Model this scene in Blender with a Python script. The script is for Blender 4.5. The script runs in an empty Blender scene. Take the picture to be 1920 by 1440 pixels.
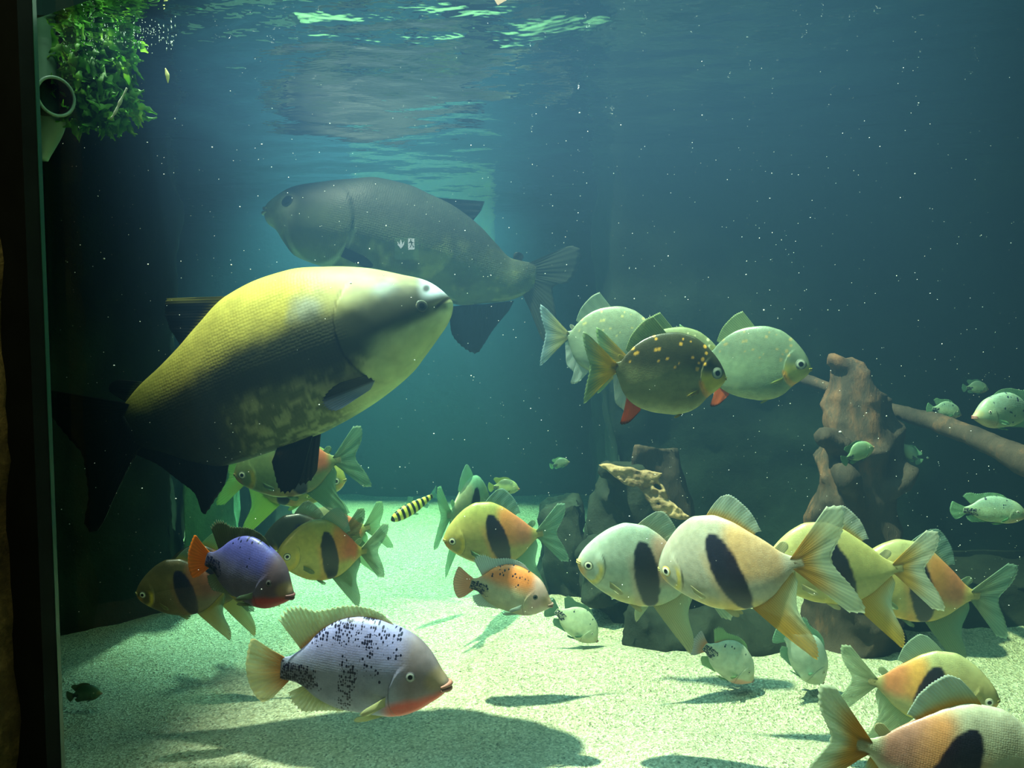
import bpy, bmesh, math, random
import numpy as np
from mathutils import Vector, Matrix, noise

random.seed(7)
SC = bpy.context.scene
COL = SC.collection
PI = math.pi

# ------------------------------------------------------------------ camera
F = 1400.0
PITCH = math.radians(3.5)
CAM = Vector((0, 0, 1.1))
FWD = Vector((0, math.cos(PITCH), -math.sin(PITCH)))
UPV = Vector((0, math.sin(PITCH), math.cos(PITCH)))
RGT = Vector((1, 0, 0))
cd = bpy.data.cameras.new('camera'); cam = bpy.data.objects.new('camera', cd); COL.objects.link(cam)
cam.location = CAM; cam.rotation_euler = (PI/2 - PITCH, 0, 0)
cd.sensor_width = 36; cd.lens = 36*F/1920; cd.clip_start = .02
SC.camera = cam
def P(px, py, d):
    return CAM + d*(FWD + (px-960)/F*RGT + (720-py)/F*UPV)
def G(px, py, z=0.0):
    r = FWD + (px-960)/F*RGT + (720-py)/F*UPV
    return CAM + r*((z-CAM.z)/r.z)

# ------------------------------------------------------------------ view, world, lamps
SC.view_settings.view_transform = 'Standard'; SC.view_settings.look = 'None'
SC.view_settings.gamma = 1; SC.view_settings.use_curve_mapping = False
SC.view_settings.exposure = 0.0
SC.cycles.max_bounces = 6; SC.cycles.transparent_max_bounces = 16; SC.cycles.volume_bounces = 0
SC.cycles.use_denoising = True
W = bpy.data.worlds.new('world'); SC.world = W; W.use_nodes = True
W.node_tree.nodes['Background'].inputs[0].default_value = (.10, .35, .25, 1)
W.node_tree.nodes['Background'].inputs[1].default_value = .05

def lamp(name, kind, loc, aim, power, color, **kw):
    l = bpy.data.lights.new(name, kind); l.energy = power; l.color = color
    for k, v in kw.items(): setattr(l, k, v)
    o = bpy.data.objects.new(name, l); COL.objects.link(o); o.location = loc
    o.rotation_euler = (Vector(aim)-Vector(loc)).to_track_quat('-Z', 'Y').to_euler()
    return o
lamp('key_spot_lamp', 'SPOT', (-1.45, 1.9, 5.6), (.72, 2.1, 0), 7400, (.95, 1, .93), spot_size=math.radians(34), spot_blend=.75, shadow_soft_size=.05)
lamp('front_fill_lamp', 'AREA', (.30, 1.55, 2.6), (.05, 2.5, .3), 30, (.66, 1, .74), shape='RECTANGLE', size=2.5, size_y=.35)
lamp('surround_fill_lamp', 'AREA', (-1.3, .1, 2.6), (-1.35, 1.6, 1.0), 14, (1, .80, .40), size=.5)  # added warm fill to brighten the rock surround; no such source is seen
lamp('blue_back_lamp', 'SPOT', (-.74, 5.0, 4.5), (-.70, 3.85, 0), 7600, (.52, .95, .90), spot_size=math.radians(38), spot_blend=1.0, shadow_soft_size=.15)

# ------------------------------------------------------------------ node helpers
def srgb(r, g=None, b=None):
    if g is None: r, g, b = r
    f = lambda v: (v/255/12.92) if v/255 <= .04045 else ((v/255+.055)/1.055)**2.4
    return (f(r), f(g), f(b))
def mat(name):
    m = bpy.data.materials.new(name); m.use_nodes = True
    nt = m.node_tree; nt.nodes.clear()
    out = nt.nodes.new('ShaderNodeOutputMaterial')
    return m, nt, out
def N(nt, t, **kw):
    n = nt.nodes.new(t)
    for k, v in kw.items():
        if k in n.inputs: n.inputs[k].default_value = v
        else: setattr(n, k, v)
    return n
def ramp(nt, fac, stops):
    r = nt.nodes.new('ShaderNodeValToRGB'); nt.links.new(fac, r.inputs[0])
    e = r.color_ramp.elements
    while len(e) < len(stops): e.new(.5)
    for i, (p, c) in enumerate(stops):
        e[i].position = p; e[i].color = (*c, 1) if len(c) == 3 else c
    return r
def rocky(name, stops, scale=3.0, rough=.85, bump=.6, stretch=(1, 1, 1)):
    m, nt, out = mat(name)
    tc = N(nt, 'ShaderNodeTexCoord'); mp = N(nt, 'ShaderNodeMapping'); mp.inputs['Scale'].default_value = stretch
    nt.links.new(tc.outputs['Object'], mp.inputs[0])
    n1 = N(nt, 'ShaderNodeTexNoise', Scale=scale, Detail=8, Roughness=.62)
    n2 = N(nt, 'ShaderNodeTexNoise', Scale=scale*7, Detail=6, Roughness=.7)
    nt.links.new(mp.outputs[0], n1.inputs[0]); nt.links.new(mp.outputs[0], n2.inputs[0])
    mx = N(nt, 'ShaderNodeMath', operation='MULTIPLY_ADD'); nt.links.new(n2.outputs[0], mx.inputs[0]); mx.inputs[1].default_value = .35
    ad = N(nt, 'ShaderNodeMath', operation='MULTIPLY'); nt.links.new(n1.outputs[0], ad.inputs[0]); ad.inputs[1].default_value = .65
    nt.links.new(ad.outputs[0], mx.inputs[2])
    r = ramp(nt, mx.outputs[0], stops)
    b = N(nt, 'ShaderNodeBsdfPrincipled', Roughness=rough)
    b.inputs['Specular IOR Level'].default_value = .2
    nt.links.new(r.outputs[0], b.inputs['Base Color'])
    bp = N(nt, 'ShaderNodeBump', Strength=bump, Distance=.03); nt.links.new(mx.outputs[0], bp.inputs['Height'])
    nt.links.new(bp.outputs[0], b.inputs['Normal']); nt.links.new(b.outputs[0], out.inputs[0])
    return m

M = {}
M['wall'] = rocky('dark_painted_rock', [(.3, srgb(14, 26, 22)), (.55, srgb(34, 52, 44)), (.75, srgb(62, 84, 70))], 1.6)
M['pillar'] = rocky('dark_mossy_rock', [(.3, srgb(8, 18, 11)), (.6, srgb(20, 36, 22)), (.8, srgb(44, 68, 48))], 2.2)
M['block'] = rocky('algae_grey_block', [(.3, srgb(60, 100, 76)), (.6, srgb(92, 140, 108)), (.8, srgb(130, 176, 140))], 5)
M['darkrock'] = rocky('wet_dark_rock', [(.3, srgb(20, 26, 22)), (.6, srgb(40, 48, 38)), (.8, srgb(70, 78, 60))], 4)
M['wood'] = rocky('sunken_wood', [(.38, srgb(40, 36, 32)), (.54, srgb(66, 56, 48)), (.66, srgb(120, 84, 60)), (.8, srgb(180, 132, 92))], 3.6, stretch=(1, 1, .35))
M['bark'] = rocky('pale_bark', [(.3, srgb(70, 56, 44)), (.45, srgb(130, 108, 84)), (.60, srgb(196, 164, 126)), (.8, srgb(220, 200, 168))], 9, stretch=(.5, 1, 1))
M['surround'] = rocky('ochre_rock_surround', [(.3, srgb(20, 20, 8)), (.5, srgb(70, 62, 28)), (.7, srgb(130, 112, 60))], 6)
M['palewall'] = rocky('pale_render', [(.3, srgb(150, 160, 110)), (.7, srgb(215, 220, 160))], 4, bump=.2)

def plain(name, color, rough=.6, spec=.3):
    m, nt, out = mat(name)
    tc = N(nt, 'ShaderNodeTexCoord'); n = N(nt, 'ShaderNodeTexNoise', Scale=12, Detail=4)
    nt.links.new(tc.outputs['Object'], n.inputs[0])
    lo = tuple(c*.8 for c in color); hi = tuple(min(1, c*1.15) for c in color)
    r = ramp(nt, n.outputs[0], [(.35, lo), (.65, hi)])
    b = N(nt, 'ShaderNodeBsdfPrincipled', Roughness=rough); b.inputs['Specular IOR Level'].default_value = spec
    nt.links.new(r.outputs[0], b.inputs['Base Color']); nt.links.new(b.outputs[0], out.inputs[0])
    return m
M['black'] = plain('black_silicone', (.004, .006, .005), .7, .05)
M['pvc'] = plain('grey_green_pvc', srgb(100, 135, 112), .5)
M['pvc_dark'] = plain('pipe_inside', srgb(20, 30, 22), .8)

# sand: small pale and dark grains over a soft relief
def sand_mat():
    m, nt, out = mat('pale_sand')
    tc = N(nt, 'ShaderNodeTexCoord')
    v = N(nt, 'ShaderNodeTexVoronoi', Scale=170); n = N(nt, 'ShaderNodeTexNoise', Scale=3.0, Detail=6, Roughness=.6)
    n2 = N(nt, 'ShaderNodeTexNoise', Scale=90, Detail=3, Roughness=.7)
    for q in (v, n, n2): nt.links.new(tc.outputs['Object'], q.inputs['Vector'])
    r = ramp(nt, v.outputs['Color'], [(.0, srgb(96, 100, 84)), (.22, srgb(168, 170, 146)), (.6, srgb(200, 202, 178)), (1, srgb(238, 238, 220))])
    r2 = ramp(nt, n.outputs[0], [(.3, (.80, .80, .80)), (.7, (1, 1, 1))])
    r3 = ramp(nt, n2.outputs[0], [(.3, (.62, .62, .6)), (.48, (1, 1, 1))])
    m1 = N(nt, 'ShaderNodeMix', data_type='RGBA', blend_type='MULTIPLY'); m1.inputs[0].default_value = 1
    m2 = N(nt, 'ShaderNodeMix', data_type='RGBA', blend_type='MULTIPLY'); m2.inputs[0].default_value = 1
    nt.links.new(r.outputs[0], m1.inputs[6]); nt.links.new(r2.outputs[0], m1.inputs[7])
    nt.links.new(m1.outputs[2], m2.inputs[6]); nt.links.new(r3.outputs[0], m2.inputs[7])
    b = N(nt, 'ShaderNodeBsdfPrincipled', Roughness=.9); b.inputs['Specular IOR Level'].default_value = .15
    nt.links.new(m2.outputs[2], b.inputs['Base Color'])
    bp = N(nt, 'ShaderNodeBump', Strength=.8, Distance=.006); nt.links.new(v.outputs['Distance'], bp.inputs['Height'])
    bp2 = N(nt, 'ShaderNodeBump', Strength=.7, Distance=.012); nt.links.new(n2.outputs[0], bp2.inputs['Height'])
    nt.links.new(bp.outputs[0], bp2.inputs['Normal']); nt.links.new(bp2.outputs[0], b.inputs['Normal'])
    nt.links.new(b.outputs[0], out.inputs[0]); return m
M['sand'] = sand_mat()

def skin_mat(name, scale=60, rough=.36, bump=.35, spec=.5, stretch=(1, 1, 1)):
    m, nt, out = mat(name)
    at = N(nt, 'ShaderNodeAttribute', attribute_name='pigment')
    tc = N(nt, 'ShaderNodeTexCoord'); mp = N(nt, 'ShaderNodeMapping')
    mp.inputs['Scale'].default_value = (stretch[0], .15, stretch[2]); nt.links.new(tc.outputs['Object'], mp.inputs[0])
    v = N(nt, 'ShaderNodeTexVoronoi', Scale=scale, Randomness=.35); nt.links.new(mp.outputs[0], v.inputs['Vector'])
    n = N(nt, 'ShaderNodeTexNoise', Scale=scale*.25, Detail=5); nt.links.new(tc.outputs['Object'], n.inputs[0])
    r = ramp(nt, v.outputs['Distance'], [(.0, (1.04, 1.04, 1.04)), (.75, (.88, .88, .88))])
    r2 = ramp(nt, n.outputs[0], [(.3, (.82, .82, .82)), (.7, (1.1, 1.1, 1.1))])
    m1 = N(nt, 'ShaderNodeMix', data_type='RGBA', blend_type='MULTIPLY'); m1.inputs[0].default_value = 1
    m2 = N(nt, 'ShaderNodeMix', data_type='RGBA', blend_type='MULTIPLY'); m2.inputs[0].default_value = 1
    nt.links.new(at.outputs['Color'], m1.inputs[6]); nt.links.new(r.outputs[0], m1.inputs[7])
    nt.links.new(m1.outputs[2], m2.inputs[6]); nt.links.new(r2.outputs[0], m2.inputs[7])
    b = N(nt, 'ShaderNodeBsdfPrincipled', Roughness=rough); b.inputs['Specular IOR Level'].default_value = spec
    a2 = N(nt, 'ShaderNodeAttribute', attribute_name='speck'); mp2 = N(nt, 'ShaderNodeMapping'); mp2.inputs['Scale'].default_value = (1, .05, .8); nt.links.new(tc.outputs['Object'], mp2.inputs[0])
    v2 = N(nt, 'ShaderNodeTexVoronoi', Scale=215, Randomness=.45); nt.links.new(mp2.outputs[0], v2.inputs['Vector'])
    sx = N(nt, 'ShaderNodeSeparateColor'); nt.links.new(v2.outputs['Color'], sx.inputs[0])
    lt = N(nt, 'ShaderNodeMath', operation='LESS_THAN'); nt.links.new(sx.outputs[0], lt.inputs[0]); nt.links.new(a2.outputs['Fac'], lt.inputs[1])
    rr = ramp(nt, v2.outputs['Distance'], [(.52, (1, 1, 1)), (.64, (0, 0, 0))])
    mm = N(nt, 'ShaderNodeMath', operation='MULTIPLY'); nt.links.new(lt.outputs[0], mm.inputs[0]); nt.links.new(rr.outputs[0], mm.inputs[1])
    m3 = N(nt, 'ShaderNodeMix', data_type='RGBA'); nt.links.new(mm.outputs[0], m3.inputs[0]); nt.links.new(m2.outputs[2], m3.inputs[6]); m3.inputs[7].default_value = (.004, .006, .03, 1)
    nt.links.new(m3.outputs[2], b.inputs['Base Color'])
    bp = N(nt, 'ShaderNodeBump', Strength=bump, Distance=.004, invert=True); nt.links.new(v.outputs['Distance'], bp.inputs['Height'])
    st = N(nt, 'ShaderNodeMath', operation='MULTIPLY'); st.inputs[1].default_value = bump; nt.links.new(at.outputs['Alpha'], st.inputs[0]); nt.links.new(st.outputs[0], bp.inputs['Strength']); nt.links.new(at.outputs['Alpha'], m1.inputs[0])
    nt.links.new(bp.outputs[0], b.inputs['Normal']); nt.links.new(b.outputs[0], out.inputs[0]); return m
M['skin_big'] = skin_mat('pacu_skin', 120, .55, .22, .14)
M['skin_disc'] = skin_mat('silvery_fish_skin', 300, .32, .09, .5)
M['skin_cich'] = skin_mat('cichlid_skin', 210, .42, .08, .35)
def fin_mat():
    m, nt, out = mat('fin_membrane')
    at = N(nt, 'ShaderNodeAttribute', attribute_name='pigment')
    d = N(nt, 'ShaderNodeBsdfPrincipled', Roughness=.45); d.inputs['Specular IOR Level'].default_value = .3
    t = N(nt, 'ShaderNodeBsdfTranslucent'); tr = N(nt, 'ShaderNodeBsdfTransparent')
    nt.links.new(at.outputs['Color'], d.inputs['Base Color']); nt.links.new(at.outputs['Color'], t.inputs[0])
    a = N(nt, 'ShaderNodeMixShader'); a.inputs[0].default_value = .55
    nt.links.new(d.outputs[0], a.inputs[1]); nt.links.new(t.outputs[0], a.inputs[2])
    b = N(nt, 'ShaderNodeMixShader'); nt.links.new(at.outputs['Alpha'], b.inputs[0])
    nt.links.new(tr.outputs[0], b.inputs[1]); nt.links.new(a.outputs[0], b.inputs[2])
    nt.links.new(b.outputs[0], out.inputs[0]); return m
M['fin'] = fin_mat()
def eye_mat():
    m, nt, out = mat('wet_eye')
    at = N(nt, 'ShaderNodeAttribute', attribute_name='pigment')
    b = N(nt, 'ShaderNodeBsdfPrincipled', Roughness=.12); b.inputs['Specular IOR Level'].default_value = .6
    nt.links.new(at.outputs['Color'], b.inputs['Base Color']); nt.links.new(b.outputs[0], out.inputs[0]); return m
M['eye'] = eye_mat()

# ------------------------------------------------------------------ object helpers
def mesh_obj(name, verts, faces, m, parent=None, smooth=True, colors=None):
    me = bpy.data.meshes.new(name)
    me.from_pydata([tuple(v) for v in verts], [], faces)
    if colors is not None:
        a = me.color_attributes.new('pigment', 'FLOAT_COLOR', 'POINT')
        c = np.ones((len(verts), 4), np.float32); cc = np.asarray(colors, np.float32); c[:, :cc.shape[1]] = cc
        a.data.foreach_set('color', c.ravel())
    me.materials.append(m)
    if smooth: me.polygons.foreach_set('use_smooth', [True]*len(me.polygons))
    me.update()
    o = bpy.data.objects.new(name, me); COL.objects.link(o)
    if parent: o.parent = parent
    return o
def tag(o, label=None, cat=None, group=None, kind=None):
    if label: o['label'] = label
    if cat: o['category'] = cat
    if group: o['group'] = group
    if kind: o['kind'] = kind
    return o
def empty(name, loc):
    o = bpy.data.objects.new(name, None); COL.objects.link(o); o.location = loc; o.empty_display_size = .05; return o
def fbm(p, H=.9, lac=2.1, octs=5): return noise.fractal(Vector(p), H, lac, octs)
def sstep(a, b, x):
    t = min(1, max(0, (x-a)/(b-a))); return t*t*(3-2*t)
def mixc(a, b, t): return tuple(a[i]*(1-t)+b[i]*t for i in range(3))

def rock(name, c8, m, cuts=40, amp=.05, freq=1.5, seed=0, parent=None, ridged=False):
    """a block between 8 corners (bottom 4 then top 4, counter-clockwise), each face a dense displaced grid, one closed mesh"""
    bm = bmesh.new(); bmesh.ops.create_cube(bm, size=1)
    bmesh.ops.subdivide_edges(bm, edges=bm.edges[:], cuts=cuts, use_grid_fill=True)
    c8 = [Vector(c) for c in c8]; cen = sum(c8, Vector())/8
    for v in bm.verts:
        u, w, t = v.co.x+.5, v.co.y+.5, v.co.z+.5
        b = (c8[0]*(1-u)+c8[1]*u)*(1-w) + (c8[3]*(1-u)+c8[2]*u)*w
        a = (c8[4]*(1-u)+c8[5]*u)*(1-w) + (c8[7]*(1-u)+c8[6]*u)*w
        v.co = b*(1-t)+a*t
    bm.normal_update()
    for v in bm.verts:
        p = v.co*freq + Vector((seed*7.3, seed*3.1, seed))
        d = fbm(p) if not ridged else (noise.ridged_multi_fractal(p, .9, 2.1, 5, 1, 2)-1.2)*.6
        v.co += v.normal*d*amp
    me = bpy.data.meshes.new(name); bm.to_mesh(me); bm.free()
    me.polygons.foreach_set('use_smooth', [True]*len(me.polygons)); me.materials.append(m)
    o = bpy.data.objects.new(name, me); COL.objects.link(o)
    if parent: o.parent = parent
    return o
def box8(x0, x1, y0, y1, z0, z1):
    return [(x0, y0, z0), (x1, y0, z0), (x1, y1, z0), (x0, y1, z0), (x0, y0, z1), (x1, y0, z1), (x1, y1, z1), (x0, y1, z1)]
def catmull(pts, n):
    pts = [Vector(p) for p in pts]; pts = [pts[0]*2-pts[1]] + pts + [pts[-1]*2-pts[-2]]
    res = []
    k = len(pts)-3
    for i in range(n+1):
        s = i/n*k; j = min(int(s), k-1); t = s-j
        p0, p1, p2, p3 = pts[j:j+4]
        res.append(.5*((2*p1)+(p2-p0)*t+(2*p0-5*p1+4*p2-p3)*t*t+(3*p1-p0-3*p2+p3)*t**3))
    return res
def tube(path, radii, nseg=80, nround=24, amp=0.0, freq=5, seed=0, flat=1.0):
    """lofted tube with irregular surface; returns verts, faces"""
    c = catmull(path, nseg); r = [v.x for v in catmull([(x, 0, 0) for x in radii], nseg)]
    vs, fs = [], []
    prev = None
    for i, p in enumerate(c):
        t = (c[min(i+1, nseg)]-c[max(i-1, 0)]).normalized()
        if prev is None: a = t.cross(Vector((0, 1, .01))).normalized()
        else: a = (prev - t*prev.dot(t)).normalized()
        prev = a; b = t.cross(a)
        for k in range(nround):
            th = 2*PI*k/nround; d = a*math.cos(th)+b*math.sin(th)*flat
            q = p+d*r[i]
            if amp: q = q + d*amp*fbm(q*freq+Vector((seed, 0, 0)))
            vs.append(q)
    for i in range(nseg):
        for k in range(nround):
            fs.append((i*nround+k, i*nround+(k+1) % nround, (i+1)*nround+(k+1) % nround, (i+1)*nround+k))
    fs.append(tuple(range(nround-1, -1, -1))); fs.append(tuple(nseg*nround+k for k in range(nround)))
    return vs, fs
def blend_wood(name, pieces, m, voxel=.012, disp=.02, freq=6, parent=None, seed=0):
    """several overlapping tubes welded into one skin, then roughened"""
    vs, fs = [], []
    for a, b in pieces:
        k = len(vs); vs += a; fs += [tuple(i+k for i in f) for f in b]
    o = mesh_obj(name, vs, fs, m, parent)
    rm = o.modifiers.new('weld', 'REMESH'); rm.mode = 'VOXEL'; rm.voxel_size = voxel; rm.use_smooth_shade = True
    t = bpy.data.textures.new(name+'_relief', 'MUSGRAVE'); t.noise_scale = 1/freq; t.musgrave_type = 'RIDGED_MULTIFRACTAL'
    d = o.modifiers.new('relief', 'DISPLACE'); d.texture = t; d.strength = disp; d.mid_level = .6; d.texture_coords = 'GLOBAL'
    return o

# ------------------------------------------------------------------ setting
WATER_Z = 1.8
# sand floor
def sand_height(x, y):
    h = .030*fbm((x*.8, y*.8, 3.1)) + .012*math.sin(y*11+1.4*fbm((x*1.3, y*1.3, 1)) + x*1.2)*sstep(-.6, .5, x)
    h += .004*fbm((x*9, y*9, 5))
    return h
nx_, ny_ = 340, 300
xs = np.linspace(-2.6, 3.6, nx_); ys = np.linspace(.3, 5.4, ny_)
vs = [(x, y, sand_height(x, y)) for y in ys for x in xs]
fs = [(j*nx_+i, j*nx_+i+1, (j+1)*nx_+i+1, (j+1)*nx_+i) for j in range(ny_-1) for i in range(nx_-1)]
fl = mesh_obj('floor', vs, fs, M['sand']); tag(fl, kind='structure')

# walls of the tank
wb = rock('wall_back', box8(-3.0, 1.2, 5.15, 5.5, -.2, 2.6), M['wall'], 60, .10, 1.3, 1); tag(wb, kind='structure')
wr = rock('wall_right', [(.44, 3.24, -.2), (4.2, 3.2, -.2), (4.2, 5.4, -.2), (.62, 5.4, -.2), (.44, 3.24, 2.6), (4.2, 3.2, 2.6), (4.2, 5.4, 2.6), (.62, 5.4, 2.6)], M['wall'], 70, .10, 1.2, 2); tag(wr, kind='structure')
ws = rock('wall_far_right', box8(3.2, 3.6, .3, 3.4, -.2, 2.6), M['wall'], 30, .1, 1.2, 3); tag(ws, kind='structure')
wl = rock('wall_left', [(-2.6, 2.30, -.2), (-1.34, 2.92, -.2), (-1.9, 4.2, -.2), (-3.0, 4.2, -.2), (-2.6, 2.30, 2.3), (-1.34, 2.92, 2.3), (-1.9, 4.2, 2.3), (-3.0, 4.2, 2.3)], M['pillar'], 70, .07, 2.0, 4); tag(wl, kind='structure')
wl2 = rock('wall_far_left', box8(-3.0, -2.5, 3.9, 5.3, -.2, 2.3), M['wall'], 30, .08, 1.5, 5); tag(wl2, kind='structure')
b2 = rock('rock_block', [(-1.52, 3.5, -.1), (-1.17, 3.62, -.1), (-1.2, 4.0, -.1), (-1.7, 4.0, -.1), (-1.50, 3.5, .72), (-1.16, 3.62, .66), (-1.2, 4.0, .7), (-1.7, 4.0, .7)], M['darkrock'], 30, .03, 3, 6)
tag(b2, 'low dark rock block on the sand behind the striped fish at the left wall', 'rock')
b3 = rock('rock_slab', [(-1.40, 3.12, -.1), (-1.20, 3.18, -.1), (-1.24, 3.34, -.1), (-1.42, 3.30, -.1), (-1.38, 3.12, .80), (-1.19, 3.18, .84), (-1.24, 3.34, .8), (-1.42, 3.3, .8)], M['block'], 24, .02, 5, 7)
tag(b3, 'pale green algae covered rock slab standing under the large pacu', 'rock')
pw = rock('wall_panel', box8(-1.05, -.12, 4.98, 5.1, 1.36, 1.86), M['palewall'], 24, .01, 3, 8); pw.name = 'wall_pale_panel'; tag(pw, kind='structure')
# low dark ledge at the foot of the right wall
led = rock('rock_ledge', [(1.45, 2.74, -.1), (2.9, 2.68, -.1), (3.0, 3.0, -.1), (1.46, 3.02, -.1), (1.47, 2.80, .16), (2.9, 2.76, .18), (3.0, 3.0, .26), (1.48, 3.02, .24)], M['darkrock'], 50, .05, 2.5, 9)
tag(led, 'low dark rock ledge running along the foot of the right wall', 'rock')
bd = rock('boulder', [(.12, 3.1, -.1), (.30, 3.05, -.1), (.30, 3.3, -.1), (.12, 3.35, -.1), (.16, 3.12, .34), (.28, 3.08, .42), (.28, 3.25, .4), (.16, 3.3, .34)], M['darkrock'], 24, .07, 4, 10)
tag(bd, 'dark boulder on the sand left of the pale driftwood', 'rock')

# water: the body is a haze of scattering particles, the surface a wavy interface
m, nt, out = mat('hazy_water')
sca = N(nt, 'ShaderNodeVolumeScatter', Density=.34, Anisotropy=.78); sca.inputs['Color'].default_value = (.18, .46, .84, 1)
ab = N(nt, 'ShaderNodeVolumeAbsorption', Density=.30); ab.inputs['Color'].default_value = (.38, .88, .78, 1)
ad = N(nt, 'ShaderNodeAddShader'); nt.links.new(sca.outputs[0], ad.inputs[0]); nt.links.new(ab.outputs[0], ad.inputs[1]); nt.links.new(ad.outputs[0], out.inputs[1])
M['haze'] = m
def pane_y(x): return 1.17 - .47*x
vs = [(-2.6, pane_y(-2.6)+.02, -.3), (3.4, pane_y(3.4)+.02, -.3), (3.4, 5.6, -.3), (-2.6, 5.6, -.3)]
vs += [(x, y, WATER_Z-.012) for x, y, z in vs]
wv = mesh_obj('water', vs, [(3, 2, 1, 0), (4, 5, 6, 7), (0, 1, 5, 4), (1, 2, 6, 5), (2, 3, 7, 6), (3, 0, 4, 7)], M['haze'], smooth=False); tag(wv, kind='structure')

m, nt, out = mat('water_surface')
fr = N(nt, 'ShaderNodeFresnel', IOR=1.333); gl = N(nt, 'ShaderNodeBsdfGlossy', Roughness=.015); tr = N(nt, 'ShaderNodeBsdfTransparent')
gl.inputs['Color'].default_value = (.92, .97, .95, 1)
tc = N(nt, 'ShaderNodeTexCoord'); mp = N(nt, 'ShaderNodeMapping'); mp.inputs['Scale'].default_value = (1, 1.5, 1); mp.inputs['Rotation'].default_value = (0, 0, .3)
nn = N(nt, 'ShaderNodeTexNoise', Scale=7, Detail=3, Roughness=.55); nt.links.new(tc.outputs['Object'], mp.inputs[0]); nt.links.new(mp.outputs[0], nn.inputs[0])
bp = N(nt, 'ShaderNodeBump', Strength=.28, Distance=.02); nt.links.new(nn.outputs[0], bp.inputs['Height'])
for q in (fr, gl): nt.links.new(bp.outputs[0], q.inputs['Normal'])
mx = N(nt, 'ShaderNodeMixShader'); nt.links.new(fr.outputs[0], mx.inputs[0]); nt.links.new(tr.outputs[0], mx.inputs[1]); nt.links.new(gl.outputs[0], mx.inputs[2]); nt.links.new(mx.outputs[0], out.inputs[0])
M['surf'] = m
vs, fs = [], []; nx_, ny_ = 330, 260
for j in range(ny_):
    for i in range(nx_):
        x = -2.6+6.0*i/(nx_-1); y0 = pane_y(x)+.015; y = y0+(5.6-y0)*j/(ny_-1)
        vs.append((x, y, WATER_Z + .0085*fbm((x*2.2+y*.8, y*3.2, 2.0), .8, 2, 3)))
fs = [(j*nx_+i, j*nx_+i+1, (j+1)*nx_+i+1, (j+1)*nx_+i) for j in range(ny_-1) for i in range(nx_-1)]
tag(mesh_obj('water_surface', vs, fs, M['surf']), kind='structure')

# viewing pane
m, nt, out = mat('acrylic_pane')
gl = N(nt, 'ShaderNodeBsdfGlossy', Roughness=.0); tr = N(nt, 'ShaderNodeBsdfTransparent'); tr.inputs[0].default_value = (.97, 1, .985, 1)
mx = N(nt, 'ShaderNodeMixShader'); mx.inputs[0].default_value = .05
nt.links.new(tr.outputs[0], mx.inputs[1]); nt.links.new(gl.outputs[0], mx.inputs[2]); nt.links.new(mx.outputs[0], out.inputs[0])
M['pane'] = m
m, nt, out = mat('wetted_pane_face'); tr = N(nt, 'ShaderNodeBsdfTransparent'); tr.inputs[0].default_value = (.98, 1, .985, 1); nt.links.new(tr.outputs[0], out.inputs[0]); M['wet'] = m
XL = -1.115
def slab_plan(name, x0, x1, off0, off1, z0, z1, m):
    n = Vector((.47, 1, 0)).normalized()
    a, b = Vector((x0, pane_y(x0), 0)), Vector((x1, pane_y(x1), 0))
    pl = [a+n*off0, b+n*off0, b+n*off1, a+n*off1]
    vs = [(p.x, p.y, z0) for p in pl]+[(p.x, p.y, z1) for p in pl]
    return mesh_obj(name, vs, [(3, 2, 1, 0), (4, 5, 6, 7), (0, 1, 5, 4), (1, 2, 6, 5), (2, 3, 7, 6), (3, 0, 4, 7)], m, smooth=False)
pane = slab_plan('window_1', -1.3, 2.2, -.05, -.01, -.3, 2.3, M['pane']); tag(pane, kind='structure')
pane.data.materials.append(M['wet'])
for f_ in pane.data.polygons:
    if f_.index != 2: f_.material_index = 1
# lit emergency exit sign on the visitors' side; the pane mirrors it
def emis(name, c, st):
    m, nt, out = mat(name); e = N(nt, 'ShaderNodeEmission'); e.inputs[0].default_value = (*c, 1); e.inputs[1].default_value = st
    nt.links.new(e.outputs[0], out.inputs[0]); return m
M['sign_white'] = emis('lit_sign_white', (.8, 1, .92), 9.0); M['sign_green'] = emis('lit_sign_green', (.25, .8, .35), .9)
pn = Vector((.47, 1, 0)).normalized(); pc = Vector((0, pane_y(0), 0)) - pn*.05
def mirrored(v): return v - pn*(2*(v-pc).dot(pn))
def sign_part(name, polys, d0, m, parent):
    vs, fs = [], []
    for poly in polys:
        k = len(vs); n = len(poly)
        vs += [mirrored(P(x, y, d0)) for x, y in poly] + [mirrored(P(x, y, d0+.03)) for x, y in poly]
        fs.append(tuple(range(k, k+n))); fs.append(tuple(range(k+2*n-1, k+n-1, -1)))
        fs += [(k+i, k+n+i, k+n+(i+1) % n, k+(i+1) % n) for i in range(n)]
    vs = [v-parent.location for v in vs]
    return mesh_obj(name, vs, fs, m, parent, smooth=False)
sg = empty('exit_sign', mirrored(P(763, 486, 4.03))); tag(sg, 'lit green and white emergency exit sign with arrow and running figure, mirrored in the pane', 'sign')
sign_part('sign_panel', [[(740, 445), (785, 445), (785, 487), (740, 487)]], 4.03, M['sign_green'], sg)
sign_part('arrow', [[(751.5, 448), (754.5, 458), (758.5, 452), (757.5, 459), (752, 466), (745.5, 459), (745, 452), (749, 458)]], 3.99, M['sign_white'], sg)
sign_part('doorway_pictogram', [[(765, 447), (777, 447), (777, 468), (765, 468)]], 4.0, M['sign_white'], sg)
fig = [[(769, 448.5), (771.5, 448.5), (771.5, 451), (769, 451)], [(769, 451.5), (772, 452), (773, 458), (770.5, 458.5)], [(771, 457.5), (773, 457.5), (776.5, 464), (775, 465)], [(770.5, 457.5), (772, 458.5), (769.5, 464.5), (768, 464)], [(769.5, 452), (770, 453.5), (766.5, 456.5), (766, 455.5)], [(772, 452.5), (775.5, 455), (775, 456.2), (772, 454.5)]]
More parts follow.
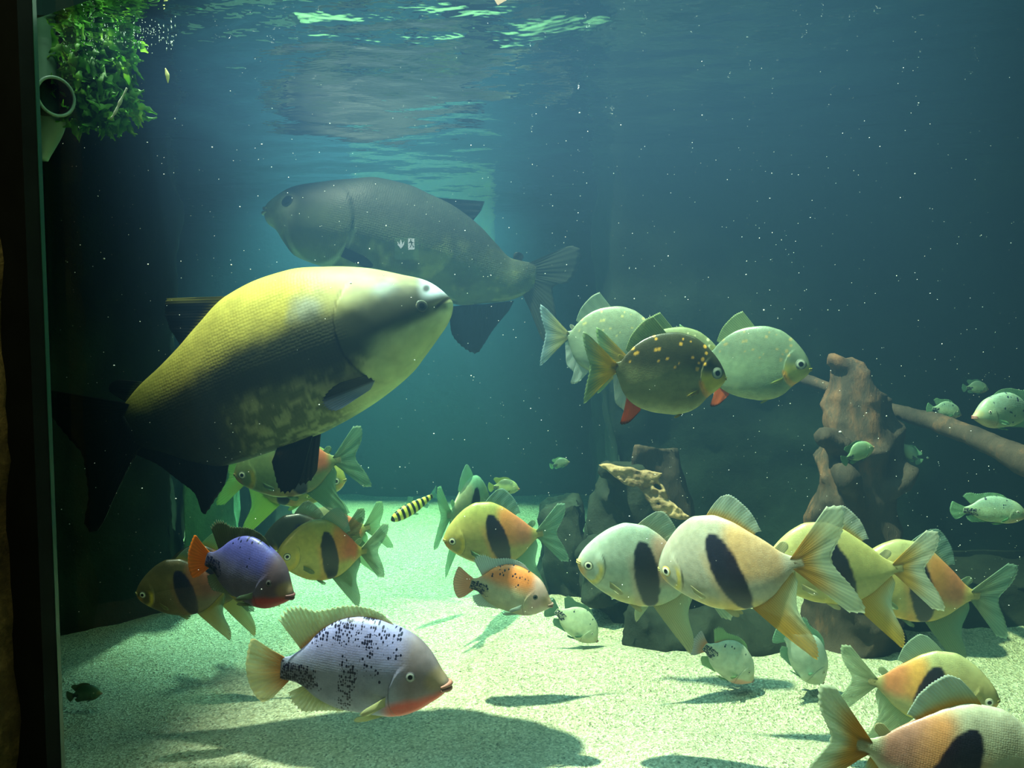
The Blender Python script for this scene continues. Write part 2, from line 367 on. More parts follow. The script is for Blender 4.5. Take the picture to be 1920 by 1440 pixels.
sign_part('running_figure', fig, 3.955, M['black'], sg)

tag(slab_plan('trim_1', -1.06, -.951, -.09, -.052, -.3, 2.3, M['black']), kind='structure')
m, nt, out = mat('pane_edge'); b = N(nt, 'ShaderNodeBsdfPrincipled', Roughness=.3); b.inputs['Base Color'].default_value = (.008, .05, .03, 1); nt.links.new(b.outputs[0], out.inputs[0]); M['edge'] = m
tag(slab_plan('trim_2', -.951, -.949, -.060, -.052, -.3, 2.3, M['edge']), kind='structure')
# rough rock surround outside the pane
nv_ = Vector((.47, 1, 0)).normalized()
def pl_(x, off, z): return Vector((x, pane_y(x), z))+nv_*off
rs = rock('wall_surround', [pl_(-1.9, -.24, -.3), pl_(-1.042, -.20, -.3), pl_(-1.035, -.055, -.3), pl_(-1.9, -.055, -.3), pl_(-1.9, -.24, 2.4), pl_(-1.042, -.20, 2.4), pl_(-1.035, -.055, 2.4), pl_(-1.9, -.055, 2.4)], M['surround'], 70, .03, 5, 11); tag(rs, kind='structure')

# ------------------------------------------------------------------ driftwood
def wpts(lst): return [P(*p) for p in lst]
def bits(path, radii, **kw): return tube(wpts(path), radii, **kw)
st = blend_wood('driftwood_stump', [
    bits([(1602, 1250, 2.75), (1600, 1100, 2.7), (1600, 960, 2.66), (1606, 860, 2.64), (1604, 770, 2.62), (1576, 676, 2.6)], [.16, .15, .13, .115, .095, .035], amp=.02, seed=1),
    bits([(1600, 900, 2.64), (1560, 840, 2.56), (1532, 822, 2.52)], [.06, .035, .012], nseg=30, amp=.02, seed=2),
    bits([(1620, 820, 2.64), (1668, 870, 2.6), (1700, 890, 2.56), (1660, 925, 2.56)], [.07, .045, .03, .03], nseg=30, amp=.02, seed=3),
    bits([(1558, 870, 2.58), (1575, 890, 2.5), (1600, 930, 2.52), (1590, 1000, 2.58)], [.02, .035, .05, .05], nseg=30, amp=.02, seed=4),
    bits([(1556, 674, 2.6), (1574, 682, 2.58), (1590, 700, 2.6)], [.02, .03, .03], nseg=20, amp=.01, seed=5),
    bits([(1640, 745, 2.62), (1664, 800, 2.62), (1668, 880, 2.62)], [.03, .04, .06], nseg=20, amp=.01, seed=5),
], M['wood'], .010, .034, 5)
tag(st, 'tall knobbly brown driftwood stump standing against the dark right wall', 'driftwood')
br = mesh_obj('driftwood_branch', *bits([(1655, 762, 2.72), (1720, 782, 2.6), (1800, 808, 2.45), (1880, 845, 2.3), (2020, 912, 2.1)], [.018, .026, .033, .04, .05], amp=.012, seed=6), M['wood'])
tag(br, 'long brown driftwood branch sloping away from the stump to the side', 'driftwood')
br2 = mesh_obj('driftwood_branch', *bits([(1495, 708, 2.9), (1530, 718, 2.8), (1575, 735, 2.7)], [.012, .018, .02], nseg=20, amp=.008, seed=7), M['wood'])
tag(br2, 'short thin driftwood stick pointing from the stump towards the silver fish', 'driftwood')
lw = blend_wood('driftwood_root', [
    bits([(1215, 1150, 3.06), (1195, 1060, 3.04), (1180, 960, 3.02), (1160, 895, 2.96), (1132, 878, 2.86)], [.22, .19, .14, .07, .03], amp=.03, seed=8),
    bits([(1150, 1120, 2.9), (1118, 1050, 2.9), (1110, 1000, 2.9)], [.10, .07, .03], nseg=30, amp=.02, seed=9),
    bits([(1180, 1190, 2.72), (1300, 1205, 2.70), (1420, 1210, 2.70), (1530, 1215, 2.70)], [.10, .12, .12, .09], amp=.03, seed=13),
    bits([(1260, 1130, 3.02), (1265, 1060, 3.02), (1250, 1010, 3.0)], [.14, .12, .06], nseg=30, amp=.02, seed=9),
], M['darkrock'], .014, .04, 5)
tag(lw, 'dark weathered driftwood root mound rising from the sand under the pale bark', 'driftwood')
def bark_plate():
    o7 = lambda l: [(1080+x/7.2, 820+y/7.2) for x, y in l]
    pol = o7([(290,370),(440,355),(560,385),(640,405),(760,410),(850,440),(940,445),(1060,465),(1170,488),(1112,540),(1130,600),(1190,670),(1230,760),(1270,860),(1340,900),(1390,960),(1450,1020),(1535,1075),(1470,1112),(1380,1100),(1300,1080),(1200,1050),(1130,1000),(1040,990),(1000,900),(940,830),(900,740),(830,660),(760,665),(640,620),(560,560),(470,480),(400,420)])
    hol = [(*o7([(925, 675)])[0], 4, 2.2, .3), (*o7([(1112, 672)])[0], 9.5, 4, .62), (*o7([(1115, 895)])[0], 4.5, 2.6, .7), (*o7([(1248, 835)])[0], 2.5, 2, 0)]
    def inside(x, y):
        c = False; j = len(pol)-1
        for i in range(len(pol)):
            if (pol[i][1] > y) != (pol[j][1] > y) and x < (pol[j][0]-pol[i][0])*(y-pol[i][1])/(pol[j][1]-pol[i][1])+pol[i][0]: c = not c
            j = i
        if not c: return False
        for hx, hy, ra, rb, an in hol:
            u = (x-hx)*math.cos(an)+(y-hy)*math.sin(an); v = -(x-hx)*math.sin(an)+(y-hy)*math.cos(an)
            if (u/ra)**2+(v/rb)**2 < 1: return False
        return True
    st_ = 1.3; vid = {}; vs, fs = [], []
    def V(i, j, k):
        if (i, j, k) not in vid:
            x, y = 1118+i*st_, 866+j*st_; t = (x-1118)/175
            d = 2.80-.16*t + (y-866)/120*.05 + .014*fbm((x*.05, y*.05, 1)) + (.035 if k else 0)
            vid[i, j, k] = len(vs); vs.append(P(x, y, d))
        return vid[i, j, k]
    cells = {(i, j) for i in range(140) for j in range(85) if inside(1118+(i+.5)*st_, 866+(j+.5)*st_)}
    for i, j in cells:
        fs.append((V(i, j, 0), V(i, j+1, 0), V(i+1, j+1, 0), V(i+1, j, 0))); fs.append((V(i, j, 1), V(i+1, j, 1), V(i+1, j+1, 1), V(i, j+1, 1)))
        for (a, b), (c, d), nb in (((i, j), (i+1, j), (i, j-1)), ((i+1, j), (i+1, j+1), (i+1, j)), ((i+1, j+1), (i, j+1), (i, j+1)), ((i, j+1), (i, j), (i-1, j))):
            if nb not in cells: fs.append((V(a, b, 0), V(c, d, 0), V(c, d, 1), V(a, b, 1)))
    o = mesh_obj('driftwood_bark', vs, fs, M['bark'])
    sm = o.modifiers.new('soften', 'SMOOTH'); sm.iterations = 3; sm.factor = .5
    rm = o.modifiers.new('weld', 'REMESH'); rm.mode = 'VOXEL'; rm.voxel_size = .004; rm.use_smooth_shade = True
    t = bpy.data.textures.new('bark_relief', 'MUSGRAVE'); t.noise_scale = .06; t.musgrave_type = 'RIDGED_MULTIFRACTAL'
    d = o.modifiers.new('relief', 'DISPLACE'); d.texture = t; d.strength = .003; d.mid_level = .4; d.texture_coords = 'GLOBAL'
    return o
bk = bark_plate()
tag(bk, 'pale peeling slab of driftwood bark with holes lying on the dark root', 'driftwood')
sl = rock('driftwood_plank', [P(1180, 890, 3.0), P(1300, 990, 3.05), P(1310, 990, 3.12), P(1190, 890, 3.12), P(1192, 838, 3.0), P(1262, 842, 3.05), P(1270, 842, 3.12), P(1200, 838, 3.12)], M['wood'], 20, .02, 6, 12)
tag(sl, 'faint reddish driftwood plank leaning behind the pale bark', 'driftwood')

# ------------------------------------------------------------------ fish
def pchip(pts):
    pts = sorted(pts); x = np.array([p[0] for p in pts], float); y = np.array([p[1] for p in pts], float)
    h = np.diff(x); dlt = np.diff(y)/h; d = np.zeros(len(x))
    for k in range(1, len(x)-1):
        if dlt[k-1]*dlt[k] > 0:
            w1 = 2*h[k]+h[k-1]; w2 = h[k]+2*h[k-1]; d[k] = (w1+w2)/(w1/dlt[k-1]+w2/dlt[k])
    d[0] = dlt[0]; d[-1] = dlt[-1]*1.5
    def f(q):
        q = min(max(q, x[0]), x[-1]); k = min(int(np.searchsorted(x, q, 'right')-1), len(x)-2); t = (q-x[k])/h[k]
        return float((2*t**3-3*t*t+1)*y[k]+(t**3-2*t*t+t)*h[k]*d[k]+(-2*t**3+3*t*t)*y[k+1]+(t**3-t*t)*h[k]*d[k+1])
    return f
def from_px(T, S, pts, k=1.0):
    """points traced on a side view -> fish coordinates: x 0 at the tail base, 1 at the snout; z up"""
    dx, dy = S[0]-T[0], S[1]-T[1]; L = math.hypot(dx, dy); ux, uy = dx/L, dy/L
    nx, ny = (uy, -ux) if ux > 0 else (-uy, ux)
    if ny > 0: nx, ny = -nx, -ny
    return [(((p[0]-T[0])*ux+(p[1]-T[1])*uy)/L, ((p[0]-T[0])*nx+(p[1]-T[1])*ny)/L*k) for p in pts]

class Species: pass
def species(top, bot, width, wmax, fins, eye, skin, nx=150, nr=56, belly=.25, keel=1.0, gill=None):
    s = Species(); s.top = pchip(top); s.bot = pchip(bot); s.w = pchip(width); s.wmax = wmax
    s.fins = fins; s.eye = eye; s.skin = skin; s.nx = nx; s.nr = nr; s.belly = belly; s.keel = keel; s.gill = gill; s.head = .78
    return s
def ysurf(s, x, z):
    zt, zb = s.top(x), s.bot(x); zc = (zt+zb)/2; hz = max(1e-4, (zt-zb)/2)
    c = max(-1, min(1, (z-zc)/hz)); sn = math.sqrt(max(0, 1-c*c))
    return s.w(x)*s.wmax*sn**s.keel*(1-s.belly*c*.5)
def resample(pts, n):
    pts = [Vector((p[0], p[1], 0)) for p in pts]; d = [0]
    for a, b in zip(pts, pts[1:]): d.append(d[-1]+(b-a).length)
    res = []
    for i in range(n):
        q = d[-1]*i/(n-1); k = 0
        while k < len(d)-2 and d[k+1] < q: k += 1
        t = (q-d[k])/max(1e-9, d[k+1]-d[k]); v = pts[k].lerp(pts[k+1], t); res.append((v.x, v.y))
    return res

def build_fish(name, sp, S, T, label, cat, colf, finc, hs=1.0, bend=0.0, roll=0.0, group=None, eyec=None, skip=(), lod=1.0, seed=0, wscale=1.0, finscale=None, lipc=None):
    S3, T3 = P(*S), P(*T); L = (S3-T3).length; ax = (S3-T3).normalized()
    up = Vector((0, 0, 1)); up = (up-ax*up.dot(ax)).normalized(); lat = up.cross(ax)
    if roll: up = Matrix.Rotation(math.radians(roll), 3, ax) @ up; lat = up.cross(ax)
    def warp(x, y, z):
        y += bend*max(0, .62-x)**2
        return Vector((x*L, y*L, z*L*hs))
    nx = max(40, int(sp.nx*lod)); nr = max(20, int(sp.nr*lod)//2*2)
    vs, cs, sks = [], [], []
    for i in range(nx+1):
        t = i/nx; x = .45*t+.55*math.sin(t*PI/2); x = min(x, .9995)
        zt, zb = sp.top(x), sp.bot(x); zc = (zt+zb)/2; hz = (zt-zb)/2; w = sp.w(x)*sp.wmax*wscale
        for k in range(nr):
            th = 2*PI*k/nr; c, sn = math.cos(th), math.sin(th)
            z = zc+hz*c; y = w*math.copysign(abs(sn)**sp.keel, sn)*(1-sp.belly*c*.5)
            shade = 1.0
            if sp.gill:
                gx, gz, gr, amp = sp.gill; dx, dz = x-gx, z-gz; d = math.hypot(dx, dz*.75)-gr
                ang = math.atan2(dz, -dx)
                m_ = sstep(1.35, .8, abs(ang))
                if dx < gr*.4 and d < 0: y += math.copysign(amp, sn)*m_*sstep(-.10, -.004, d)*min(1, abs(sn)*2)
                if -.003 < d < .006 and m_ > 0: shade = 1-.35*m_  # gill slit drawn dark: membrane edge and crease shade, both in the colour
            vs.append(warp(x, y, z))
            col = colf(x, z, c, sn, Vector((x*1.0+seed*3.7, sn*.2, z+seed))); sks.append(col[3] if len(col) > 3 else 0.0); col = col[:3]
            cs.append((*(q*shade for q in col), sstep(sp.head+.04, sp.head-.05, x+.02*z)))
    fs = []
    for i in range(nx):
        for k in range(nr):
            fs.append((i*nr+k, i*nr+(k+1) % nr, (i+1)*nr+(k+1) % nr, (i+1)*nr+k))
    fs.append(tuple(range(nr-1, -1, -1))); fs.append(tuple(nx*nr+k for k in range(nr)))
    body = mesh_obj(name, vs, fs, M[sp.skin], colors=cs)
    at_ = body.data.attributes.new('speck', 'FLOAT', 'POINT'); at_.data.foreach_set('value', sks)
    mw = Matrix((( ax.x, lat.x, up.x, T3.x), (ax.y, lat.y, up.y, T3.y), (ax.z, lat.z, up.z, T3.z), (0, 0, 0, 1)))
    body.matrix_world = mw
    tag(body, label, cat, group)
    # fins: two sheets with raised rays
    for f in sp.fins:
        if f['name'] in skip: continue
        nrays = f.get('rays', 16); n = max(12, int(nrays*3*min(1, lod*1.2)))+1; nv = 12
        tipp = f['tip']
        if finscale and f['name'] in finscale:
            k_ = finscale[f['name']]; bm_ = resample(f['base'], len(tipp))
            tipp = [(b[0]+(t[0]-b[0])*k_, b[1]+(t[1]-b[1])*k_) for b, t in zip(bm_, tipp)]
        if len(tipp) > 3 and not f.get('paired'):
            tipp = [(q.x, q.y) for q in catmull([(a_[0], a_[1], 0) for a_ in tipp], 60)]
        if f.get('paired') and not (finscale and f['name'] in finscale):
            def byidx(l):
                r_ = []
                for i_ in range(n):
                    q_ = i_/(n-1)*(len(l)-1); k_ = min(int(q_), len(l)-2); t_ = q_-k_; r_.append((l[k_][0]*(1-t_)+l[k_+1][0]*t_, l[k_][1]*(1-t_)+l[k_+1][1]*t_))
                return r_
            B = byidx(f['base']); Tp = byidx(f['tip'])
        else: B = resample(f['base'], n); Tp = resample(tipp, n)
        for side in ((1, -1) if f.get('pair') else (0,)):
            vv, cc = [], []
            for sgn in (1, -1):
                for i in range(n):
                    u = i/(n-1); ph = u*nrays; rayp = .5+.5*math.cos(2*PI*ph)
                    (bx, bz), (tx, tz) = B[i], Tp[i]
                    if not f.get('pair'): bx += (bx-tx)*.05; bz += (bz-tz)*.05
                    if f['name'] == 'caudal_fin': bx += .045
                    sc = 1-f.get('scallop', .03)*(1-rayp)
                    if side or f['name'] == 'adipose_fin': sc *= .62+.38*math.sin(PI*u)**.6
                    for j in range(nv+1):
                        v = j/nv; x = bx+(tx-bx)*v*sc; z = bz+(tz-bz)*v*sc
                        cv = f.get('curve', 0)*v*(1-v); x += cv*.5; z += cv
                        th = f.get('thick', .006)*(1-.85*v)*(.6+.4*rayp)*.6
                        if f['name'] == 'caudal_fin': th += .008*max(0, 1-v*5)
                        y = sgn*th + f.get('curl', 0)*v*v + .0015*math.sin(ph*1.3+v*3)*v
                        if side:
                            y0 = ysurf(sp, max(.02, min(.98, bx)), bz)*wscale-.004
                            y = side*(y0+f.get('out', .3)*v*f.get('len', .15)) + sgn*th
                        vv.append(warp(x, y, z))
                        cc.append(finc(f['name'], u, v, rayp))
            m_ = n*(nv+1); ff = []
            for i in range(n-1):
                for j in range(nv):
                    a = i*(nv+1)+j; b = a+nv+1
                    ff.append((a, b, b+1, a+1)); ff.append((m_+a, m_+a+1, m_+b+1, m_+b))
            for i in range(n-1):
                a = i*(nv+1)+nv; b = a+nv+1; ff.append((a, b, m_+b, m_+a))
                a = i*(nv+1); b = a+nv+1; ff.append((b, a, m_+a, m_+b))
            for j in range(nv):
                ff.append((j, j+1, m_+j+1, m_+j)); a = (n-1)*(nv+1)+j; ff.append((a+1, a, m_+a, m_+a+1))
            mesh_obj(f['name'], vv, ff, M['fin'], body, colors=cc)
    # eyes
    ex, ez, er = sp.eye
    ir, rim = eyec or ((.75, .78, .6), (.12, .14, .1))
    for side in (1, -1):
        y0 = ysurf(sp, ex, ez)*wscale
        e = .01; nrm = Vector((-(ysurf(sp, ex+e, ez)-ysurf(sp, ex-e, ez))/(2*e)*wscale, 1, -(ysurf(sp, ex, ez+e)-ysurf(sp, ex, ez-e))/(2*e)*wscale)).normalized()
        a = Vector((1, 0, 0)); a = (a-nrm*a.dot(nrm)).normalized(); b = nrm.cross(a)
        vv, cc, ff = [], [], []; R, K = 12, 24
        for i in range(R+1):
            q = i/R; rr = er*q*1.15; hgt = er*.26*math.sqrt(max(0, 1-q*q*.98))-er*.07
            for k in range(K):
                th = 2*PI*k/K; p = a*rr*math.cos(th)+b*rr*math.sin(th)+nrm*hgt
                x, y, z = ex+p.x, (y0+p.y)*side, ez+p.z
                vv.append(warp(x, y, z))
                cc.append((.004, .005, .006) if q < .50 else (ir if q < .80 else rim))
        for i in range(R):
            for k in range(K): ff.append((i*K+k, i*K+(k+1) % K, (i+1)*K+(k+1) % K, (i+1)*K+k))
        mesh_obj('eye', vv, ff, M['eye'], body, colors=cc)
    # mouth: a lip line of two thin ridges round the snout
    if sp.lips:
        pts = []; lx, lz0, lz1, lt = sp.lips
        for lip, zz in (('upper_lip', lz1), ('lower_lip', lz0)):
            path = []
            for k in range(9):
                q = (k/8-.5)*2; x = 1.0-(1-lx)*abs(q)**1.6+.004; z = (sp.top(.999)+sp.bot(.999))/2 + (zz)*(1-.3*abs(q)) + (lz0+lz1)*.2*abs(q)
                y = q*ysurf(sp, lx, max(sp.bot(lx)+.005, min(sp.top(lx)-.005, z)))*wscale*1.02
                path.append(warp(x, y, z))
            v_, f_ = tube(path, [lt*L*.5, lt*L, lt*L*1.15, lt*L, lt*L*.5], nseg=24, nround=10)
            mesh_obj(lip, v_, f_, M['skin_plain'], body, colors=[lipc or sp.lipc]*len(v_))
    return body
m, nt, out = mat('lip_skin'); at = N(nt, 'ShaderNodeAttribute', attribute_name='pigment'); b = N(nt, 'ShaderNodeBsdfPrincipled', Roughness=.45)
nt.links.new(at.outputs['Color'], b.inputs['Base Color']); nt.links.new(b.outputs[0], out.inputs[0]); M['skin_plain'] = m

# ---- large pacu, traced
HS, HT = (847, 566), (232, 800)
hp = lambda pts: from_px(HT, HS, pts)
ptop = hp([(215, 776), (235, 757), (266, 722), (305, 688), (345, 650), (385, 608), (441, 556), (497, 528), (554, 511), (629, 505), (694, 507), (760, 519), (804, 530), (832, 543), (842, 553)])
ptop = [(0, ptop[0][1])] + [p for p in ptop if p[0] > .02 and p[0] < .985] + [(1, .008)]
pbot = hp([(258, 836), (305, 845), (366, 862), (432, 867), (471, 856), (532, 834), (602, 808), (642, 788), (694, 757), (742, 722), (777, 690), (799, 661), (821, 631), (841, 600), (847, 578)])
pbot = [(0, -.055)] + [p for p in pbot if p[0] > .05 and p[0] < .985] + [(1, -.008)]
pacu_fins = [
    dict(name='caudal_fin', base=hp([(214, 766), (205, 790), (225, 825), (258, 834)]), tip=hp([(40, 728), (80, 775), (128, 830), (150, 862), (158, 930), (150, 985), (166, 1003), (185, 985), (214, 925), (236, 862)]), rays=26, thick=.012, scallop=.02),
    dict(name='anal_fin', base=hp([(262, 832), (330, 850), (380, 860), (434, 862)]), tip=hp([(250, 850), (300, 872), (345, 905), (370, 925), (384, 962), (412, 925), (427, 900), (434, 866)]), rays=22, thick=.010, scallop=.03),
    dict(name='pelvic_fin', base=hp([(600, 806), (570, 818), (535, 830)]), tip=hp([(578, 925), (560, 915), (545, 905), (530, 866)]), rays=9, thick=.008, pair=True, out=.25, len=.12, scallop=.06),
    dict(name='pectoral_fin', base=hp([(735, 688), (730, 702), (718, 718)]), tip=hp([(650, 714), (646, 735), (655, 768)]), rays=12, thick=.006, pair=True, out=.5, len=.13, scallop=.06),
    dict(name='adipose_fin', base=hp([(268, 716), (250, 738), (238, 752)]), tip=hp([(198, 710), (204, 735), (226, 750)]), rays=8, thick=.006),
    dict(name='dorsal_fin', base=hp([(441, 558), (400, 596), (370, 628), (342, 658)]), tip=hp([(312, 562), (308, 582), (316, 615), (340, 650)]), rays=18, thick=.010, curl=.02, scallop=.02),
]
he = hp([(806, 576)])[0]
PACU = species(ptop, pbot, [(0, .03), (.06, .16), (.12, .24), (.3, .62), (.5, .92), (.68, 1), (.82, .88), (.92, .66), (.98, .38), (1, .10)], .150, pacu_fins, (he[0], he[1], .014), 'skin_big', 260, 110, .15, .85, gill=None)
gc = hp([(745, 612)])[0]; PACU.gill = (gc[0], gc[1], .115, .012)
PACU.lips = None; PACU.head = .73
def pacu_hero_col(x, z, c, sn, p):
    n = fbm(p*3); n2 = fbm(p*14); n3 = fbm(p*40)
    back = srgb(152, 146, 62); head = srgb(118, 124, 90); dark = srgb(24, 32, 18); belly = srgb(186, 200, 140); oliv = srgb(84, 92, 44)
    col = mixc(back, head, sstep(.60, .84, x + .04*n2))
    # blue-grey blotch behind the gill cover
    q = math.hypot((x-.66)/.06, (z-.10)/.05); col = mixc(col, srgb(110, 125, 130), .6*sstep(1.2, .3, q+.4*n2))
    q = math.hypot((x-.86)/.035, (z-.085)/.03); col = mixc(col, srgb(120, 140, 140), .6*sstep(1.2, .3, q+.4*n2))
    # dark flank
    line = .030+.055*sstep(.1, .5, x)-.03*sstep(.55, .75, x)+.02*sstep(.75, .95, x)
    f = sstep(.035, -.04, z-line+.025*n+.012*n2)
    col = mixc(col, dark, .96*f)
    # mottled lower flank
    lf = sstep(-.03, -.10, z-.02*n)*sstep(.28, .46, x+.04*n)*sstep(.92, .80, x)
    col = mixc(col, mixc(srgb(96, 106, 60), srgb(158, 168, 112), sstep(-.1, .4, n3+n2*.6)), .9*lf)
    # pale cheek, chin and belly line
    ch = sstep(.74, .82, x+.03*n)*sstep(-.0, -.05, z+.03*(1-x)*5-.02)
    col = mixc(col, srgb(150, 165, 118), .9*ch)
    ch = sstep(-.045, -.12, z - .35*(x-.80) + .012*n)*sstep(.60, .70, x)
    col = mixc(col, belly, ch*.95)
    col = mixc(col, srgb(200, 212, 160), sstep(.93, .985, x)*sstep(.015, -.02, z))
    col = mixc(col, dark, .8*sstep(.03, .01, abs(z-(he[1]-.01)-.1*(x-.95)))*sstep(.80, .9, x)*sstep(1., .985, x))
    col = mixc(col, srgb(175, 195, 205), .75*sstep(.93, .97, x)*sstep(.01, .04, z))
    ml = abs(z-.012-(x-1)*.55)  # mouth slit and nostril
    col = mixc(col, srgb(16, 18, 12), .9*sstep(.007, .002, ml)*sstep(.955, .972, x))
    col = mixc(col, srgb(30, 34, 30), .9*sstep(.012, .004, math.hypot(x-.958, (z-.050)*.8)))
    col = mixc(col, dark, .9*sstep(.24, .08, x)*sstep(.02, -.03, z+.01*n))
    return col
def pacu_fin(nm, u, v, r):
    blk = srgb(14, 18, 16)
    if nm == 'pectoral_fin': return (*mixc(blk, srgb(170, 190, 225), sstep(.35, .55, u)*(.6+.4*r)), 1)
    if nm == 'dorsal_fin': return (*mixc(mixc(mixc(blk, srgb(150, 146, 60), r), blk, sstep(.12, .30, v)), srgb(120, 120, 48), sstep(.16, .02, u)*(.8)), 1)
    if nm == 'adipose_fin': return (*mixc(srgb(80, 90, 40), blk, sstep(.05, .3, v)), 1)
    if nm == 'caudal_fin': return (*mixc(blk, srgb(150, 160, 70), sstep(.95, .99, u)*.8), 1)
    return (*blk, 1)
build_fish('pacu_fish', PACU, (847, 566, 1.92), (232, 800, 2.02), 'huge yellow-backed pacu with black fins lit from above, swimming right', 'fish', pacu_hero_col, pacu_fin, eyec=((.02, .025, .02), (.06, .07, .05)), seed=1)

# grey pacu behind, deeper body and different fins, traced facing left
GS, GT = (498, 392), (1004, 522)
gp = lambda pts: from_px(GT, GS, pts)
gtop = gp([(1004, 496), (960, 484), (925, 452), (900, 425), (870, 400), (836, 378), (800, 362), (760, 345), (710, 334), (650, 337), (600, 343), (550, 352), (515, 364), (505, 376)])
gtop = [(0, .055)] + [p for p in gtop if .03 < p[0] < .975] + [(.988, .034), (1, .014)]
gbot = gp([(985, 545), (950, 565), (900, 570), (850, 572), (800, 560), (740, 545), (680, 525), (620, 505), (580, 492), (548, 478), (530, 455), (515, 430), (500, 408)])
gbot = [(0, -.05)] + [p for p in gbot if .05 < p[0] < .97] + [(.985, -.045), (1, -.02)]
g_fins = [
    dict(name='caudal_fin', base=gp([(1002, 502), (1008, 530), (996, 552)]), tip=gp([(1052, 466), (1078, 458), (1096, 468), (1090, 505), (1072, 530), (1040, 540), (1045, 590), (1050, 640), (1032, 660), (1014, 640), (1000, 600)]), rays=24, thick=.012),
    dict(name='anal_fin', base=gp([(960, 566), (900, 576), (840, 576)]), tip=gp([(950, 585), (920, 620), (900, 650), (884, 668), (858, 655), (838, 630), (834, 600)]), rays=20, thick=.012),
    dict(name='pelvic_fin', base=gp([(760, 552), (740, 548)]), tip=gp([(800, 600), (770, 595)]), rays=8, thick=.008, pair=True, out=.2, len=.1),
    dict(name='pectoral_fin', base=gp([(642, 470), (636, 486)]), tip=gp([(700, 500), (690, 515)]), rays=10, thick=.006, pair=True, out=.5, len=.1),
    dict(name='adipose_fin', base=gp([(975, 492), (960, 486)]), tip=gp([(985, 474), (962, 468)]), rays=6, thick=.008),
    dict(name='dorsal_fin', base=gp([(810, 368), (850, 390), (880, 412)]), tip=gp([(908, 374), (900, 392), (884, 410)]), rays=16, thick=.010),
]
ge = gp([(545, 386)])[0]
GPACU = species(gtop, gbot, [(0, .03), (.06, .16), (.12, .24), (.3, .6), (.5, .92), (.7, 1), (.85, .85), (.95, .5), (1, .12)], .17, g_fins, (ge[0], ge[1], .020), 'skin_big', 200, 80, .15, .9, gill=(.80, -.02, .12, .005)); GPACU.lips = (.985, -.014, .004, .006); GPACU.lipc = srgb(205, 212, 186)
def gpacu_col(x, z, c, sn, p):
    n = fbm(p*3); n2 = fbm(p*12)
    col = mixc(srgb(50, 58, 52), srgb(104, 118, 88), sstep(.10, -.10, z+.03*n))
    col = mixc(col, srgb(150, 158, 100), .85*sstep(.1, .5, n2+.4*n)*sstep(.08, -.08, z)*sstep(.8, .6, x))
    col = mixc(col, srgb(30, 40, 34), .7*sstep(.0, .4, fbm(p*6+Vector((9, 0, 0))))*sstep(.0, -.14, z)*sstep(.7, .5, x))
    col = mixc(col, srgb(206, 214, 184), .95*sstep(.86, .93, x+.02*n)*sstep(.06, .0, z-(x-.85)*.3))
    col = mixc(col, srgb(110, 126, 104), .55*sstep(.72, .78, x)*sstep(-.06, -.13, z))
    col = mixc(col, srgb(180, 200, 176), .7*sstep(.012, .004, abs(math.hypot(x-.79, (z+.0)*.75)-.118))*sstep(.02, -.05, z))
    return col
build_fish('pacu_fish', GPACU, (498, 392, 2.88), (1004, 522, 3.05), 'large hazy grey pacu behind the yellow-backed one, facing left', 'fish', gpacu_col,
           lambda nm, u, v, r: (*(srgb(24, 34, 36) if nm != 'caudal_fin' else mixc(srgb(60, 70, 64), srgb(84, 96, 86), r)), 1), eyec=((.02, .025, .02), (.08, .09, .07)), seed=2)

# ---- black banded silver fish
btop = [(0, .045), (.06, .045), (.12, .075), (.2, .145), (.3, .225), (.42, .31), (.54, .355), (.65, .355), (.76, .31), (.85, .24), (.92, .165), (.96, .11), (.985, .062), (1, .018)]
bbot = [(0, -.045), (.06, -.05), (.13, -.11), (.22, -.20), (.34, -.268), (.48, -.29), (.62, -.275), (.74, -.232), (.84, -.18), (.92, -.125), (.965, -.085), (.987, -.05), (1, -.018)]
band_fins = [
    dict(name='caudal_fin', base=[(.02, .045), (.0, 0), (.02, -.045)], tip=[(-.16, .30), (-.235, .285), (-.22, .16), (-.15, .04), (-.14, 0), (-.15, -.05), (-.22, -.18), (-.25, -.30), (-.17, -.30)], rays=22, thick=.008),
    dict(name='anal_fin', base=[(.37, -.275), (.26, -.225), (.14, -.115), (.08, -.055)], tip=[(.10, -.56), (.03, -.62), (.02, -.50), (.09, -.30), (.06, -.12)], rays=26, thick=.007, curve=-.04),
    dict(name='dorsal_fin', base=[(.57, .35), (.45, .32), (.35, .26), (.27, .20)], tip=[(.44, .475), (.37, .475), (.27, .36), (.22, .22)], rays=20, thick=.006, curve=.03),
    dict(name='adipose_fin', base=[(.16, .105), (.11, .065)], tip=[(.10, .16), (.06, .11)], rays=6, thick=.006),
    dict(name='pelvic_fin', base=[(.56, -.278), (.50, -.285)], tip=[(.47, -.34), (.44, -.31)], rays=8, thick=.005, pair=True, out=.2, len=.08),
    dict(name='pectoral_fin', base=[(.745, -.10), (.735, -.15)], tip=[(.62, -.15), (.63, -.20)], rays=10, thick=.004, pair=True, out=.4, len=.12),
]
BAND = species(btop, bbot, [(0, .03), (.05, .12), (.12, .22), (.25, .52), (.45, .9), (.62, 1), (.8, .9), (.92, .68), (.98, .42), (1, .2)], .095, band_fins, (.915, -.005, .033), 'skin_disc', 150, 76, .1, .95, gill=(.90, -.02, .115, .008)); BAND.lips = (.975, -.008, .008, .007); BAND.lipc = srgb(160, 150, 96)
